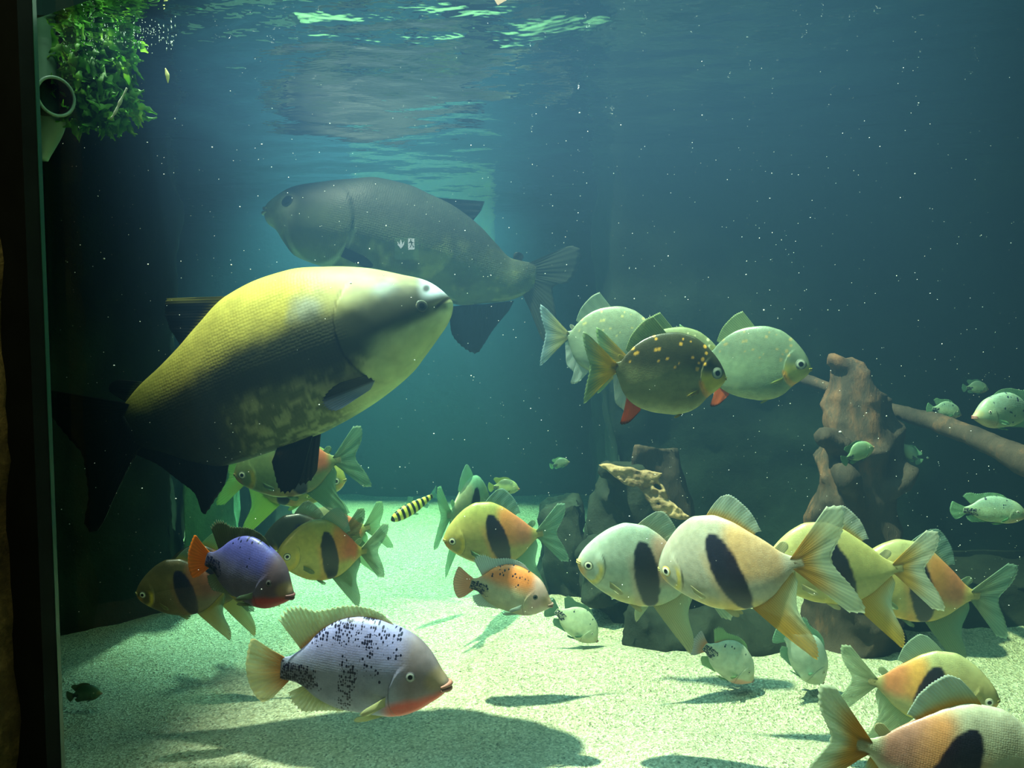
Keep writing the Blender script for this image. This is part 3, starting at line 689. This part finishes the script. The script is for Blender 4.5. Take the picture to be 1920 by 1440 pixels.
def band_col(base=(176, 184, 140), back=(150, 160, 120), orange=(226, 120, 70), red=(214, 84, 66), belly=(220, 200, 90), dark=(7, 12, 40), omix=.9, yel=.0, bandw=1.0):
    base, back, orange, red, belly, dark = map(srgb, (base, back, orange, red, belly, dark)); yw = srgb(222, 206, 70)
    omix *= .8
    def f(x, z, c, sn, p):
        n = fbm(p*5); n2 = fbm(p*16)
        col = mixc(base, back, sstep(.10, .30, z+.02*n))
        col = mixc(col, belly, .75*sstep(-.16, -.27, z+.03*n)*sstep(.2, .4, x))
        col = mixc(col, yw, yel)
        o = sstep(.08, .16, x)*sstep(.50, .40, x)*sstep(-.14, -.02, z+.03*n)*sstep(.36, .22, z)
        col = mixc(col, mixc(red, orange, sstep(.22, .38, x+.03*n)), omix*o)
        col = mixc(col, orange, .5*omix*sstep(.06, .0, abs(x-.60+(.1-z)*.3))*sstep(.2, .0, z))
        col = mixc(col, srgb(222, 196, 60), .75*sstep(.13, .09, math.hypot(x-.905, (z+.03)*.8))*sstep(.06, .09, math.hypot(x-.905, (z+.03)*.8)+.015*n2)*sstep(.06, -.02, z))
        col = mixc(col, srgb(220, 150, 50), .8*sstep(.90, .97, x)*sstep(.0, -.05, z))
        ctr = .465+.26*z; q_ = 1-((z+.02)/.265)**2
        hw = .098*math.sqrt(max(0, q_))*bandw if q_ > 0 else -.05
        b = sstep(hw+.012, hw-.012, abs(x-ctr)+.010*n2)
        col = mixc(col, srgb(124, 120, 84), .6*sstep(.10, .02, x))
        return mixc(col, dark, .97*b)
    return f
def band_fin(edge=(206, 160, 24), mem=(190, 205, 180), alpha=.62, amber=.9):
    e, mm = srgb(edge), srgb(mem); bl = srgb(180, 205, 235)
    def f(nm, u, v, r):
        if nm == 'caudal_fin': c = mixc(mixc(e, srgb(150, 90, 20), .3), mm, sstep(.30, .80, v)); c = mixc(mm, c, amber)
        elif nm == 'anal_fin': c = mixc(e, mm, sstep(.15, .65, u)*sstep(1.2, .2, 1-v)); c = mixc(mm, c, amber)
        elif nm == 'dorsal_fin': c = mixc(mixc(e, mm, sstep(.0, .5, v)), bl, .35*sstep(.3, .8, v)*r); c = mixc(mixc(mm, bl, .3*r), c, amber)
        else: c = mixc(mm, e, .3)
        c = tuple(q*(.9+.12*r) for q in c)
        return (*c, min(1, alpha*(.8+.3*r)+.30*(1-v)))
    return f
bn = 'banded_silver_fish'
BF = [
 (bn, (1237, 1066, 1.72), (1500, 1060, 1.52), 'large pale banded fish with broad black bar and amber tail, nearest in the facing-left row', band_col((172, 170, 152), (166, 166, 146), (216, 160, 80), (196, 150, 90), (226, 190, 80), omix=.75), band_fin(), dict(bend=-.22, finscale={'caudal_fin': 1.15}, eyec=((.85, .86, .72), (.55, .4, .1)))),
 (bn, (1083, 1052, 1.88), (1322, 1084, 1.86), 'silvery grey banded fish leading the row on the right, pink patch behind bar', band_col((168, 184, 168), (150, 168, 152), (220, 150, 120), (214, 130, 120), (206, 190, 110), omix=.7), band_fin(amber=.3), {}),
 (bn, (1432, 1066, 1.90), (1688, 1060, 1.84), 'yellow-green banded fish following the pale nearest one, white and amber tail', band_col((176, 172, 112), (166, 164, 112), (176, 176, 100), (176, 176, 100), (200, 176, 60), omix=.3, yel=.05), band_fin((216, 180, 40), (206, 214, 196)), dict(bend=.2)),
 (bn, (1590, 1078, 2.10), (1838, 1118, 2.05), 'orange-sided banded fish at the rear of the row, pale blue-green tail', band_col((186, 170, 100), (160, 160, 110), (226, 140, 70), (206, 110, 80), (226, 176, 70), omix=.95), band_fin((170, 170, 100), (140, 176, 160), amber=.4), {}),
 (bn, (1330, 1046, 2.25), (1180, 1070, 2.2), 'mostly hidden banded fish whose fin shows above the leading silvery one', band_col((150, 170, 140)), band_fin(amber=.2), {}),
 (bn, (1873, 1313, 1.50), (1628, 1276, 1.58), 'yellow-faced banded fish facing right just above the bottom sand', band_col((170, 166, 112), (156, 160, 112), (216, 150, 66), (206, 112, 72), (226, 210, 80), omix=.95), band_fin((170, 170, 90), (176, 200, 170), amber=.3), dict(eyec=((.9, .9, .8), (.5, .5, .3)))),
 (bn, (1990, 1478, 1.12), (1606, 1394, 1.18), 'closest banded fish cut off by the bottom corner, dull red flank and amber tail', band_col((176, 184, 150), (170, 176, 150), (206, 130, 66), (160, 92, 84), (200, 180, 90), omix=.95), band_fin(alpha=.85), dict(lod=1.5)),
 (bn, (832, 1012, 2.20), (1019, 1000, 2.22), 'orange banded fish facing left in the centre above the open sand', band_col((166, 160, 92), (150, 156, 86), (222, 130, 70), (206, 112, 84), (214, 170, 80), omix=.95), band_fin((150, 170, 110), (140, 180, 160), amber=.25), {}),
 (bn, (519, 1041, 2.02), (688, 1033, 2.18), 'yellow banded fish with red rear patch facing left beside the blue cichlid', band_col((190, 180, 90), (176, 172, 86), (226, 130, 60), (222, 70, 54), (206, 180, 80), omix=.95), band_fin((160, 170, 100), (150, 180, 150), amber=.3), {}),
 (bn, (488, 1030, 2.42), (652, 1004, 2.46), 'dark shadowed banded fish directly behind the yellow one with red patch', band_col((40, 46, 30), (30, 36, 24), (60, 50, 30), (60, 40, 30), (60, 60, 30)), band_fin((120, 120, 40), (100, 120, 70), amber=.6), {}),  # its shadowed silhouette is put into the colours, far darker than its kind
 (bn, (560, 1012, 2.72), (694, 988, 2.66), 'smaller banded fish peeping out behind the yellow one, round pale dorsal fin', band_col((160, 170, 100)), band_fin((150, 170, 90), (150, 190, 140), amber=.3), {}),
 (bn, (440, 890, 2.45), (640, 861, 2.48), 'banded fish with red tail root facing left beneath the yellow-backed pacu', band_col((120, 140, 84), (100, 128, 84), (170, 100, 60), (200, 84, 64), (206, 170, 70), omix=.9), band_fin((140, 160, 100), (130, 170, 140), amber=.2), {}),
 (bn, (648, 900, 2.74), (456, 892, 2.70), 'banded fish facing right hidden behind the one beneath the pacu', band_col((170, 180, 90), (150, 170, 90)), band_fin((190, 200, 80), (170, 200, 110), amber=.6), {}),
 (bn, (256, 1112, 1.95), (432, 1100, 1.98), 'dim brown banded fish in the shade by the left wall, black bar', band_col((90, 84, 50), (56, 56, 34), (120, 70, 46), (110, 56, 44), (120, 110, 60)), band_fin((190, 160, 40), (110, 140, 110), amber=.8), {}),  # shade by the wall is also put into these dim colours
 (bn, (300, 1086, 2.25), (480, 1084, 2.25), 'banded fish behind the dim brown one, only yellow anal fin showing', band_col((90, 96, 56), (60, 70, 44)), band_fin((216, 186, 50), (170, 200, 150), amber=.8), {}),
 (bn, (915, 948, 2.95), (838, 966, 2.62), 'pale banded fish half hidden above the back of the orange central one', band_col((130, 170, 130), (120, 170, 140), omix=.2), band_fin((140, 180, 120), (130, 190, 150), amber=.2), {}),
]
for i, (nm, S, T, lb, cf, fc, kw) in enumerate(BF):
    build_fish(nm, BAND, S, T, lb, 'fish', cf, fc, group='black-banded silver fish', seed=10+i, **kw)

# ---- silver dollars
dt = lambda pts: from_px((545, 490), (1262, 560), pts)
dtop = [(0, .035)] + [p for p in dt([(600, 458), (640, 412), (700, 352), (780, 303), (860, 280), (960, 273), (1050, 296), (1120, 341), (1180, 400), (1230, 470)])] + [(1, .01)]
dbot = [(0, -.035), (.04, -.04)] + [p for p in dt([(590, 560), (620, 640), (680, 716), (750, 753), (840, 776), (930, 786), (1020, 773), (1090, 738), (1160, 668), (1220, 620)])] + [(1, -.01)]
dol_fins = [
    dict(name='caudal_fin', base=dt([(550, 462), (540, 490), (550, 516)]), tip=dt([(420, 300), (370, 270), (372, 340), (398, 430), (412, 480), (405, 540), (384, 640), (378, 722), (420, 690)]), rays=20, thick=.008),
    dict(name='anal_fin', base=dt([(585, 530), (610, 610), (660, 690), (735, 745)]), tip=dt([(560, 545), (566, 620), (578, 715), (630, 768), (608, 846), (665, 838), (735, 762)]), rays=26, thick=.007),
    dict(name='dorsal_fin', base=dt([(890, 280), (800, 300), (720, 345), (660, 400)]), tip=dt([(800, 170), (740, 205), (670, 290), (635, 385)]), rays=20, thick=.005),
    dict(name='adipose_fin', base=dt([(630, 425), (606, 452)]), tip=dt([(600, 405), (585, 425)]), rays=6, thick=.006),
    dict(name='pelvic_fin', base=dt([(1000, 778), (970, 784)]), tip=dt([(955, 812), (940, 800)]), rays=7, thick=.005, pair=True, out=.2, len=.06),
    dict(name='pectoral_fin', base=dt([(1098, 615), (1092, 645)]), tip=dt([(1000, 660), (1010, 672)]), rays=10, thick=.004, pair=True, out=.3, len=.1),
]
de = dt([(1197, 525)])[0]
DOL = species(dtop, dbot, [(0, .03), (.05, .14), (.12, .24), (.25, .55), (.45, .9), (.62, 1), (.8, .9), (.92, .68), (.98, .42), (1, .15)], .085, dol_fins, (de[0], de[1], .044), 'skin_disc', 170, 120, .1, 1.0, gill=(de[0]-.01, de[1]-.03, .135, .008)); DOL.lips = (.978, -.008, .008, .006); DOL.lipc = srgb(150, 146, 60)
def dol_col(base, back, face, spots=0.0, spotc=(200, 160, 60)):
    base, back, face, spotc = map(srgb, (base, back, face, spotc))
    rnd = random.Random(5); sl = [(rnd.uniform(.15, .82), rnd.uniform(.05, .33), rnd.uniform(.010, .022)) for _ in range(30)]
    def f(x, z, c, sn, p):
        n = fbm(p*4); n2 = fbm(p*18)
        col = mixc(base, back, sstep(-.10, .14, z+.05*n))
        col = mixc(col, srgb(188, 200, 140), .5*sstep(-.20, -.33, z+.03*n))
        if spots:
            for a, b, r in sl:
                if abs(x-a) < r and abs(z-b) < r: col = mixc(col, spotc, spots*sstep(r, r*.5, math.hypot(x-a, z-b)))
        g = math.hypot(x-(de[0]-.01), (z-de[1]+.03)*.75)
        col = mixc(col, face, .8*sstep(.135, .12, g)*sstep(.03, -.06, z-de[1]))
        col = mixc(col, srgb(216, 150, 30), .7*sstep(.03, .01, abs(g-.13))*sstep(-.06, -.10, z-de[1]))
        return col
    return f
def dol_fin(y=(206, 176, 30), mem=(120, 150, 110), red=True, alpha=.7):
    def f(nm, u, v, r):
        mm = srgb(mem)
        if nm == 'caudal_fin': c = mixc(srgb(y), mm, sstep(.25, .85, v-.15*r))
        elif nm == 'anal_fin':
            c = srgb(190, 205, 200)
            if red: c = mixc(c, srgb(214, 110, 50), sstep(.52, .62, u)); c = mixc(c, srgb(30, 16, 12), sstep(.85, .97, v)*sstep(.5, .7, u))
        elif nm == 'dorsal_fin': c = mixc(mm, srgb(150, 170, 110), r)
        else: c = mixc(mm, srgb(y), .5)
        c = tuple(q*(.9+.12*r) for q in c)
        return (*c, .97 if nm == 'anal_fin' else min(1, alpha*(.85+.25*r)+.3*(1-v)))
    return f
dn = 'silver_dollar_fish'
DF = [
 ((1361, 710, 1.70), (1145, 688, 1.70), 'dark olive gold-spotted silver dollar with yellow chin, nearest of the four', dol_col((118, 124, 78), (52, 56, 32), (196, 190, 50), .95), dol_fin(), {}),
 ((1521, 693, 1.88), (1318, 667, 1.98), 'pale green silver dollar with orange throat swimming ahead of the spotted one', dol_col((112, 136, 104), (96, 116, 92), (160, 164, 70), .25), dol_fin((190, 190, 90), (120, 160, 120)), {}),
 ((1240, 650, 2.20), (1056, 628, 2.22), 'pale silver dollar with bluish forked tail trailing behind the others', dol_col((128, 148, 124), (124, 140, 114), (150, 156, 100), .5, (210, 200, 120)), dol_fin((190, 190, 140), (150, 180, 190), red=False), {}),
 ((1364, 692, 2.00), (1166, 674, 2.00), 'silver dollar hidden behind the gold-spotted one, green dorsal fin showing above', dol_col((124, 140, 100), (116, 130, 90), (150, 156, 70), .6, (220, 220, 180)), dol_fin((206, 176, 50), (130, 165, 110)), {}),
]
for i, (S, T, lb, cf, fc, kw) in enumerate(DF):
    build_fish(dn, DOL, S, T, lb, 'fish', cf, fc, group='silver dollars', seed=40+i, eyec=((.30, .36, .28), (.10, .13, .09)), **kw)

# ---- cichlids
ct = lambda pts: from_px((440, 648), (1768, 768), pts)
ctop = [(0, .068)] + ct([(520, 545), (600, 497), (680, 430), (740, 370), (820, 310), (920, 260), (1020, 235), (1120, 232), (1220, 250), (1320, 285), (1420, 330), (1520, 390), (1600, 470), (1660, 560), (1705, 645)]) + [(1, .012)]
cbot = [(0, -.062)] + ct([(540, 745), (620, 785), (700, 855), (800, 915), (940, 965), (1040, 978), (1150, 995), (1280, 1008), (1400, 998), (1520, 958), (1620, 900), (1700, 848)]) + [(1, -.012)]
c_fins = [
    dict(name='caudal_fin', base=ct([(448, 565), (440, 650), (450, 735)]), tip=ct([(330, 470), (240, 405), (200, 430), (168, 560), (158, 640), (172, 740), (215, 850), (280, 918), (370, 880)]), rays=16, thick=.007, scallop=.02),
    dict(name='anal_fin', paired=1, base=ct([(945, 962), (860, 935), (780, 905), (700, 855), (650, 815), (610, 785)]), tip=ct([(925, 985), (850, 985), (740, 988), (600, 1003), (515, 925), (488, 840)]), rays=16, thick=.006, scallop=.12),
    dict(name='dorsal_fin', paired=1, base=ct([(1345, 292), (1280, 268), (1200, 245), (1100, 233), (1000, 240), (900, 272), (800, 325), (720, 390), (660, 440), (610, 490)]), tip=ct([(1332, 275), (1260, 205), (1170, 162), (1070, 143), (970, 138), (850, 162), (730, 180), (600, 136), (500, 155), (432, 245)]), rays=26, thick=.006, scallop=.14),
    dict(name='pelvic_fin', base=ct([(1260, 1000), (1200, 1002)]), tip=ct([(1030, 1055), (1005, 1020)]), rays=7, thick=.006, pair=True, out=.15, len=.12),
    dict(name='pectoral_fin', base=ct([(1310, 790), (1300, 870)]), tip=ct([(1130, 850), (1110, 930)]), rays=12, thick=.003, pair=True, out=.45, len=.14),
]
ce = ct([(1495, 640)])[0]
CICH = species(ctop, cbot, [(0, .03), (.05, .18), (.12, .30), (.25, .56), (.45, .88), (.65, 1), (.8, .92), (.92, .62), (.98, .36), (1, .12)], .125, c_fins, (ce[0], ce[1], .026), 'skin_cich', 170, 100, .2, .85, gill=(.82, -.04, .15, .006)); CICH.lips = (.955, -.018, .012, .013); CICH.lipc = srgb(150, 100, 88)
def cich_col(body, back, face, throat, spot=(12, 14, 30), speck=1.0, tailspot=1.0, thr=1.0, mid=.7):
    body, back, face, throat, spot = map(srgb, (body, back, face, throat, spot))
    def f(x, z, c, sn, p):
        n = fbm(p*4); n3 = fbm(p*8+Vector((3, 1, 2)))
        col = mixc(body, back, sstep(.02, .20, z+.03*n))
        col = mixc(col, face, sstep(.66, .80, x+.03*n))
        col = mixc(col, throat, thr*sstep(.60, .70, x)*sstep(-.03, -.09, z-.30*(x-.8)+.02*n))
        m1 = sstep(.085, .055, abs(z+.02-.02*x))*sstep(-.02, .03, x)*sstep(.27, .16, x+.02*n)*tailspot
        col = mixc(col, spot, .35*m1)
        m2 = sstep(.18, .22, z-.25*(.5-abs(x-.45)) + .10)*sstep(.16, .25, x)*sstep(.76, .64, x)*(.25+.75*sstep(-.2, .3, n3))*speck
        m3 = sstep(.075, .03, abs(x-.42-.12*z+.02*n))*sstep(.20, .1, z)*sstep(-.26, -.18, z)*speck*mid
        m4 = sstep(.10, .0, abs(x-.55))*sstep(.0, .12, z)*.25*speck
        sk = max(.97*m1, .86*m2, .84*m3, m4)
        col = mixc(col, srgb(176, 150, 70), .35*thr*sstep(.09, .03, math.hypot(x-.93, z-.05)))
        return (*col, sk)
    return f
def cich_fin(mem=(196, 200, 140), edge=(206, 120, 60), alpha=.8, tail=None, dorsal=None):
    def f(nm, u, v, r):
        c = srgb(mem)
        if nm == 'caudal_fin': c = mixc(srgb(edge), srgb(tail or mem), sstep(.0, .25 if tail is None else .9, v))
        if nm == 'dorsal_fin': c = mixc(srgb(edge), srgb(dorsal or mem), sstep(.0, .2, v)) if dorsal is None else srgb(dorsal)
        c = tuple(q*(.84+.2*r) for q in c)
        return (*c, min(1, alpha*(.85+.3*r)+.4*(1-v)))
    return f
pale = dict(body=(140, 164, 132), back=(122, 150, 132), face=(134, 158, 130), throat=(160, 150, 120))
cn = 'cichlid_fish'
CF = [
 (cn, (843, 1284, 1.50), (526, 1254, 1.52), 'large pale blue cichlid with black speckles and red throat, closest to the sand', cich_col((132, 142, 168), (136, 138, 188), (118, 108, 116), (190, 62, 48), (6, 8, 26)), cich_fin((196, 200, 158), (196, 130, 70), alpha=.58, tail=(214, 206, 156)), dict(lod=1.5, eyec=((.34, .38, .38), (.07, .07, .09)))),
 (cn, (549, 1118, 1.60), (386, 1048, 1.66), 'purple-blue cichlid with orange tail above the large speckled one', cich_col((84, 84, 112), (70, 72, 140), (84, 70, 82), (160, 44, 42), speck=.15, mid=0), cich_fin((110, 130, 110), (230, 130, 30), tail=(222, 130, 40), dorsal=(90, 104, 80)), dict(hs=1.12, lipc=srgb(96, 58, 60), eyec=((.10, .10, .10), (.04, .04, .05)))),
 (cn, (1035, 1134, 1.90), (882, 1094, 1.92), 'small orange-backed cichlid with white spiny fin in front of the central banded fish', cich_col((170, 170, 140), (214, 130, 70), (190, 160, 150), (190, 176, 160), speck=.35, mid=0), cich_fin((200, 214, 214), (222, 170, 130), tail=(224, 176, 150)), dict(lipc=srgb(150, 122, 112), eyec=((.05, .06, .05), (.03, .03, .03)))),
 (cn, (1120, 1202, 2.62), (1042, 1145, 2.60), 'pale cichlid nosing the sand below the silvery banded fish', cich_col((190, 204, 176), (180, 196, 172), (186, 200, 172), (190, 190, 160), speck=.1, mid=0), cich_fin((120, 160, 140), (120, 150, 130)), {}),
 (cn, (1411, 1276, 2.30), (1320, 1212, 2.26), 'pale cichlid pecking the sand, orange edged tail and pink throat', cich_col((196, 204, 186), (186, 198, 184), (190, 200, 184), (214, 160, 140), speck=.1, mid=0), cich_fin((170, 200, 160), (214, 150, 90), tail=(190, 190, 200)), {}),
 (cn, (1541, 1280, 2.30), (1474, 1192, 2.24), 'pale blue-green cichlid diving at the sand below an amber anal fin', cich_col((200, 214, 204), (190, 208, 204), (196, 208, 196), (190, 200, 180), speck=0, tailspot=0, mid=0), cich_fin((160, 200, 180), (160, 190, 170)), {}),
 (cn, (191, 1300, 2.20), (136, 1304, 2.20), 'tiny dark green cichlid resting on the sand near the pane edge', cich_col((90, 120, 96), (60, 90, 70), (80, 110, 84), (100, 120, 90), speck=0, mid=0), cich_fin((110, 120, 90), (120, 80, 60)), dict(lod=.5)),
 (cn, (974, 917, 3.00), (925, 913, 3.00), 'small olive cichlid with yellowish tail in mid water over the orange banded fish', cich_col((150, 170, 110), (90, 110, 80), (140, 160, 110), (160, 170, 120), speck=0, mid=0), cich_fin((150, 170, 90), (190, 180, 90)), dict(lod=.5)),
 (cn, (1068, 866, 3.40), (1037, 873, 3.40), 'tiny pale cichlid in mid water left of the driftwood', cich_col(**pale, speck=0, mid=0), cich_fin((150, 190, 150), (150, 190, 150)), dict(lod=.5)),
 (cn, (1824, 782, 2.05), (1940, 772, 2.05), 'pale green cichlid above the sloping branch, facing left', cich_col(**pale, speck=.2, mid=.6), cich_fin((150, 196, 160), (150, 180, 140)), dict(lod=.8)),
 (cn, (1928, 966, 2.05), (1806, 956, 2.08), 'pale green cichlid with pinkish tail below the sloping branch, facing right', cich_col(**pale, speck=.1, mid=0), cich_fin((150, 200, 160), (150, 140, 120)), dict(lod=.8, hs=.8)),
 (cn, (1802, 778, 2.55), (1748, 766, 2.55), 'faint greenish cichlid behind the branch, facing right', cich_col(**pale, speck=.2, mid=0), cich_fin((140, 190, 150), (140, 180, 140)), dict(lod=.5)),
 (cn, (1853, 730, 2.75), (1812, 727, 2.75), 'faint cichlid highest above the branch', cich_col(**pale, speck=0, mid=0), cich_fin((130, 180, 150), (130, 170, 140)), dict(lod=.5)),
 (cn, (1638, 838, 2.32), (1588, 860, 2.30), 'olive green cichlid passing in front of the driftwood stump', cich_col((130, 160, 116), (110, 140, 110), (130, 160, 116), (150, 160, 120), speck=0, mid=0), cich_fin((110, 150, 110), (110, 140, 100)), dict(lod=.5)),
 (cn, (1682, 836, 2.62), (1720, 862, 2.60), 'small green cichlid emerging behind the stump below the branch', cich_col(**pale, speck=0, mid=0), cich_fin((130, 180, 150), (130, 170, 140)), dict(lod=.5)),
]
for i, (nm, S, T, lb, cf, fc, kw) in enumerate(CF):
    build_fish(nm, CICH, S, T, lb, 'fish', cf, fc, group='cichlids', seed=70+i, **kw)

# ---- striped slender fish
ltop = [(0, .04), (.2, .075), (.45, .12), (.65, .13), (.82, .11), (.93, .075), (1, .012)]
lbot = [(0, -.04), (.2, -.075), (.45, -.115), (.65, -.12), (.82, -.10), (.93, -.07), (1, -.012)]
l_fins = [
    dict(name='caudal_fin', base=[(.0, .04), (0, -.04)], tip=[(-.18, .14), (-.10, .0), (-.18, -.14)], rays=14, thick=.006),
    dict(name='dorsal_fin', base=[(.6, .125), (.45, .115)], tip=[(.5, .26), (.40, .18)], rays=10, thick=.005),
    dict(name='anal_fin', base=[(.28, -.09), (.18, -.07)], tip=[(.2, -.18), (.13, -.13)], rays=8, thick=.005),
    dict(name='pelvic_fin', base=[(.55, -.118), (.5, -.116)], tip=[(.45, -.18), (.42, -.15)], rays=6, thick=.005, pair=True, out=.3, len=.08),
]
LEP = species(ltop, lbot, [(0, .3), (.3, .7), (.6, 1), (.85, .85), (1, .2)], .085, l_fins, (.92, .01, .018), 'skin_cich', 120, 36, .1, .8); LEP.lips = None
def lep_col(x, z, c, sn, p):
    s_ = math.sin(2*PI*(x*8.5+.35*z)+.3*fbm(p*4))
    return mixc(srgb(214, 214, 90), srgb(20, 30, 24), sstep(-.1, .25, s_))
build_fish('headstander_fish', LEP, (733, 976, 2.75), (812, 930, 2.85), 'slender yellow and black ringed fish pointing down towards the far sand', 'fish', lep_col, lambda nm, u, v, r: (*srgb(110, 160, 150), .5), bend=-.1, seed=99)

# ------------------------------------------------------------------ plants, pipe, bits
def leafy(name, center, size, count, m, seed):
    rnd = random.Random(seed); vs, fs = [], []
    for q in range(count):
        # a curled frond blade
        a = rnd.gauss(0, .42)*size[0]; b = rnd.gauss(0, .42)*size[1]; c = rnd.uniform(-1, 1)*size[2]
        a = max(-size[0], min(size[0], a)); p0 = Vector(center)+Vector((a, b, c))
        ln = rnd.uniform(.02, .06); wd = rnd.uniform(.004, .011)
        d = Vector((rnd.uniform(-1, 1), rnd.uniform(-.6, .6), rnd.uniform(-1.3, .3))).normalized(); s = d.cross(Vector((rnd.uniform(-.3, .3), 1, rnd.uniform(-.3, .3)))).normalized()
        nrm = d.cross(s); k0 = len(vs); n = 8; ph = rnd.uniform(0, 6)
        for i in range(n+1):
            t = i/n; w = wd*math.sin(PI*min(.98, t+.06))**.6*(1+.35*math.sin(i*2.4+ph))
            cc = p0+d*ln*t+nrm*(.018*math.sin(t*4+ph)*t)
            for e in (-1, 0, 1): vs.append(cc+s*w*e+nrm*(.003 if e == 0 else .0015*math.sin(i*2.4)))
        for i in range(n):
            for e in range(2):
                k = k0+i*3+e; fs.append((k, k+1, k+4, k+3))
    return mesh_obj(name, vs, fs, m)
m, nt, out = mat('bright_algae'); tc = N(nt, 'ShaderNodeTexCoord'); n = N(nt, 'ShaderNodeTexNoise', Scale=22, Detail=4); nt.links.new(tc.outputs['Object'], n.inputs[0])
r = ramp(nt, n.outputs[0], [(.3, srgb(30, 92, 12)), (.55, srgb(74, 150, 24)), (.75, srgb(150, 200, 60))]); b = N(nt, 'ShaderNodeBsdfPrincipled', Roughness=.6); t = N(nt, 'ShaderNodeBsdfTranslucent')
nt.links.new(r.outputs[0], b.inputs['Base Color']); nt.links.new(r.outputs[0], t.inputs[0]); mx = N(nt, 'ShaderNodeMixShader'); mx.inputs[0].default_value = .4
nt.links.new(b.outputs[0], mx.inputs[1]); nt.links.new(t.outputs[0], mx.inputs[2]); nt.links.new(mx.outputs[0], out.inputs[0]); M['algae'] = m
ag = leafy('water_plant', P(182, 140, 1.78), (.082, .05, .105), 1300, M['algae'], 3)
tag(ag, 'bright green leafy water plant clump hanging at the surface beside the pipe', 'plant')

pipe = empty('outlet_pipe', P(95, 240, 1.72)); tag(pipe, 'grey-green plastic outlet pipe with round open end at the pane corner', 'pipe')
def rel(o, vs): return [Vector(v)-o.location for v in vs]
v_, f_ = tube([P(80, 60, 1.76), P(80, 160, 1.76), P(86, 222, 1.76), P(74, 298, 1.76)], [.028, .030, .042, .018], nseg=40, nround=32)
mesh_obj('pipe_body', rel(pipe, v_), f_, M['pvc'], pipe)
v_, f_ = tube([P(66, 185, 1.735), P(86, 183, 1.712), P(104, 181, 1.69)], [.040, .040, .040], nseg=20, nround=32)
mesh_obj('pipe_elbow', rel(pipe, v_), f_[:-1], M['pvc_dark'], pipe)
ring_c = P(105, 181, 1.69); axn = (P(105, 181, 1.69)-P(66, 185, 1.735)).normalized(); a_ = axn.cross(Vector((0, 0, 1))).normalized(); b_ = axn.cross(a_)
ringp = [ring_c+(a_*math.cos(t*2*PI/24)+b_*math.sin(t*2*PI/24))*.041 for t in range(25)]
v_, f_ = tube(ringp, [.0035]*5, nseg=72, nround=10)
mesh_obj('pipe_rim', rel(pipe, v_), f_, M['pvc'], pipe)

tw = mesh_obj('twig', *tube([P(238, 165, 1.72), P(226, 190, 1.72), P(216, 212, 1.72), P(208, 222, 1.72)], [.002, .003, .003, .0015], nseg=30, nround=8, amp=.002, freq=60), plain('pale_twig', srgb(150, 170, 140)))
tag(tw, 'thin pale twig dangling under the green plant clump', 'twig')
lf = mesh_obj('leaf_fragment', *tube([P(310, 128, 1.72), P(314, 142, 1.72), P(315, 156, 1.72)], [.001, .005, .001], nseg=20, nround=8, flat=.3), plain('pale_leaf', srgb(190, 200, 120)))
tag(lf, 'small pale leaf fragment floating beside the plant clump', 'leaf')

# suspended specks
rnd = random.Random(11); vs, fs = [], []
bm = bmesh.new(); bmesh.ops.create_icosphere(bm, subdivisions=1, radius=1); iv = [v.co.copy() for v in bm.verts]; ifc = [[v.index for v in f.verts] for f in bm.faces]; bm.free()
for q in range(2400):
    d = rnd.uniform(1.5, 3.1)**1.0; px, py = rnd.uniform(110, 1920), rnd.uniform(40, 1150)
    c = P(px, py, d)
    if c.z > WATER_Z-.03 or c.z < .1: continue
    r = .00042*math.exp(rnd.gauss(0, .45))*(1+.25*d); st_ = Vector((rnd.uniform(.7, 1.7), 1, rnd.uniform(.6, 1.3))); k = len(vs)
    vs += [c+Vector((a.x*st_.x, a.y, a.z*st_.z))*r for a in iv]; fs += [tuple(i+k for i in f) for f in ifc]
sp_ = mesh_obj('suspended_specks', vs, fs, plain('white_specks', (.85, .9, .85))); tag(sp_, 'fine white specks drifting through the water', 'particles', kind='stuff')

# bubbles clinging under the surface beside the plant
rnd = random.Random(21); vs, fs = [], []
for q in range(120):
    px = rnd.uniform(118, 330); py = 92-.22*(px-120)+rnd.gauss(0, 11); d = 1.66+rnd.uniform(0, .12)
    c = P(px, py, d)
    if c.z > WATER_Z-.004: c.z = WATER_Z-.004-rnd.uniform(0, .02)
    r = rnd.uniform(.0006, .0015); k = len(vs); e = rnd.uniform(1, 3.2); lean = rnd.uniform(-.3, .3)
    vs += [c+Vector((a.x+lean*a.z*e, a.y, a.z*e))*r for a in iv]; fs += [tuple(i+k for i in f) for f in ifc]
tag(mesh_obj('surface_bubbles', vs, fs, plain('bubble_white', (.3, .38, .32), .2)), 'tiny pale bubbles strung along the waterline above the plant clump', 'bubbles', kind='stuff')
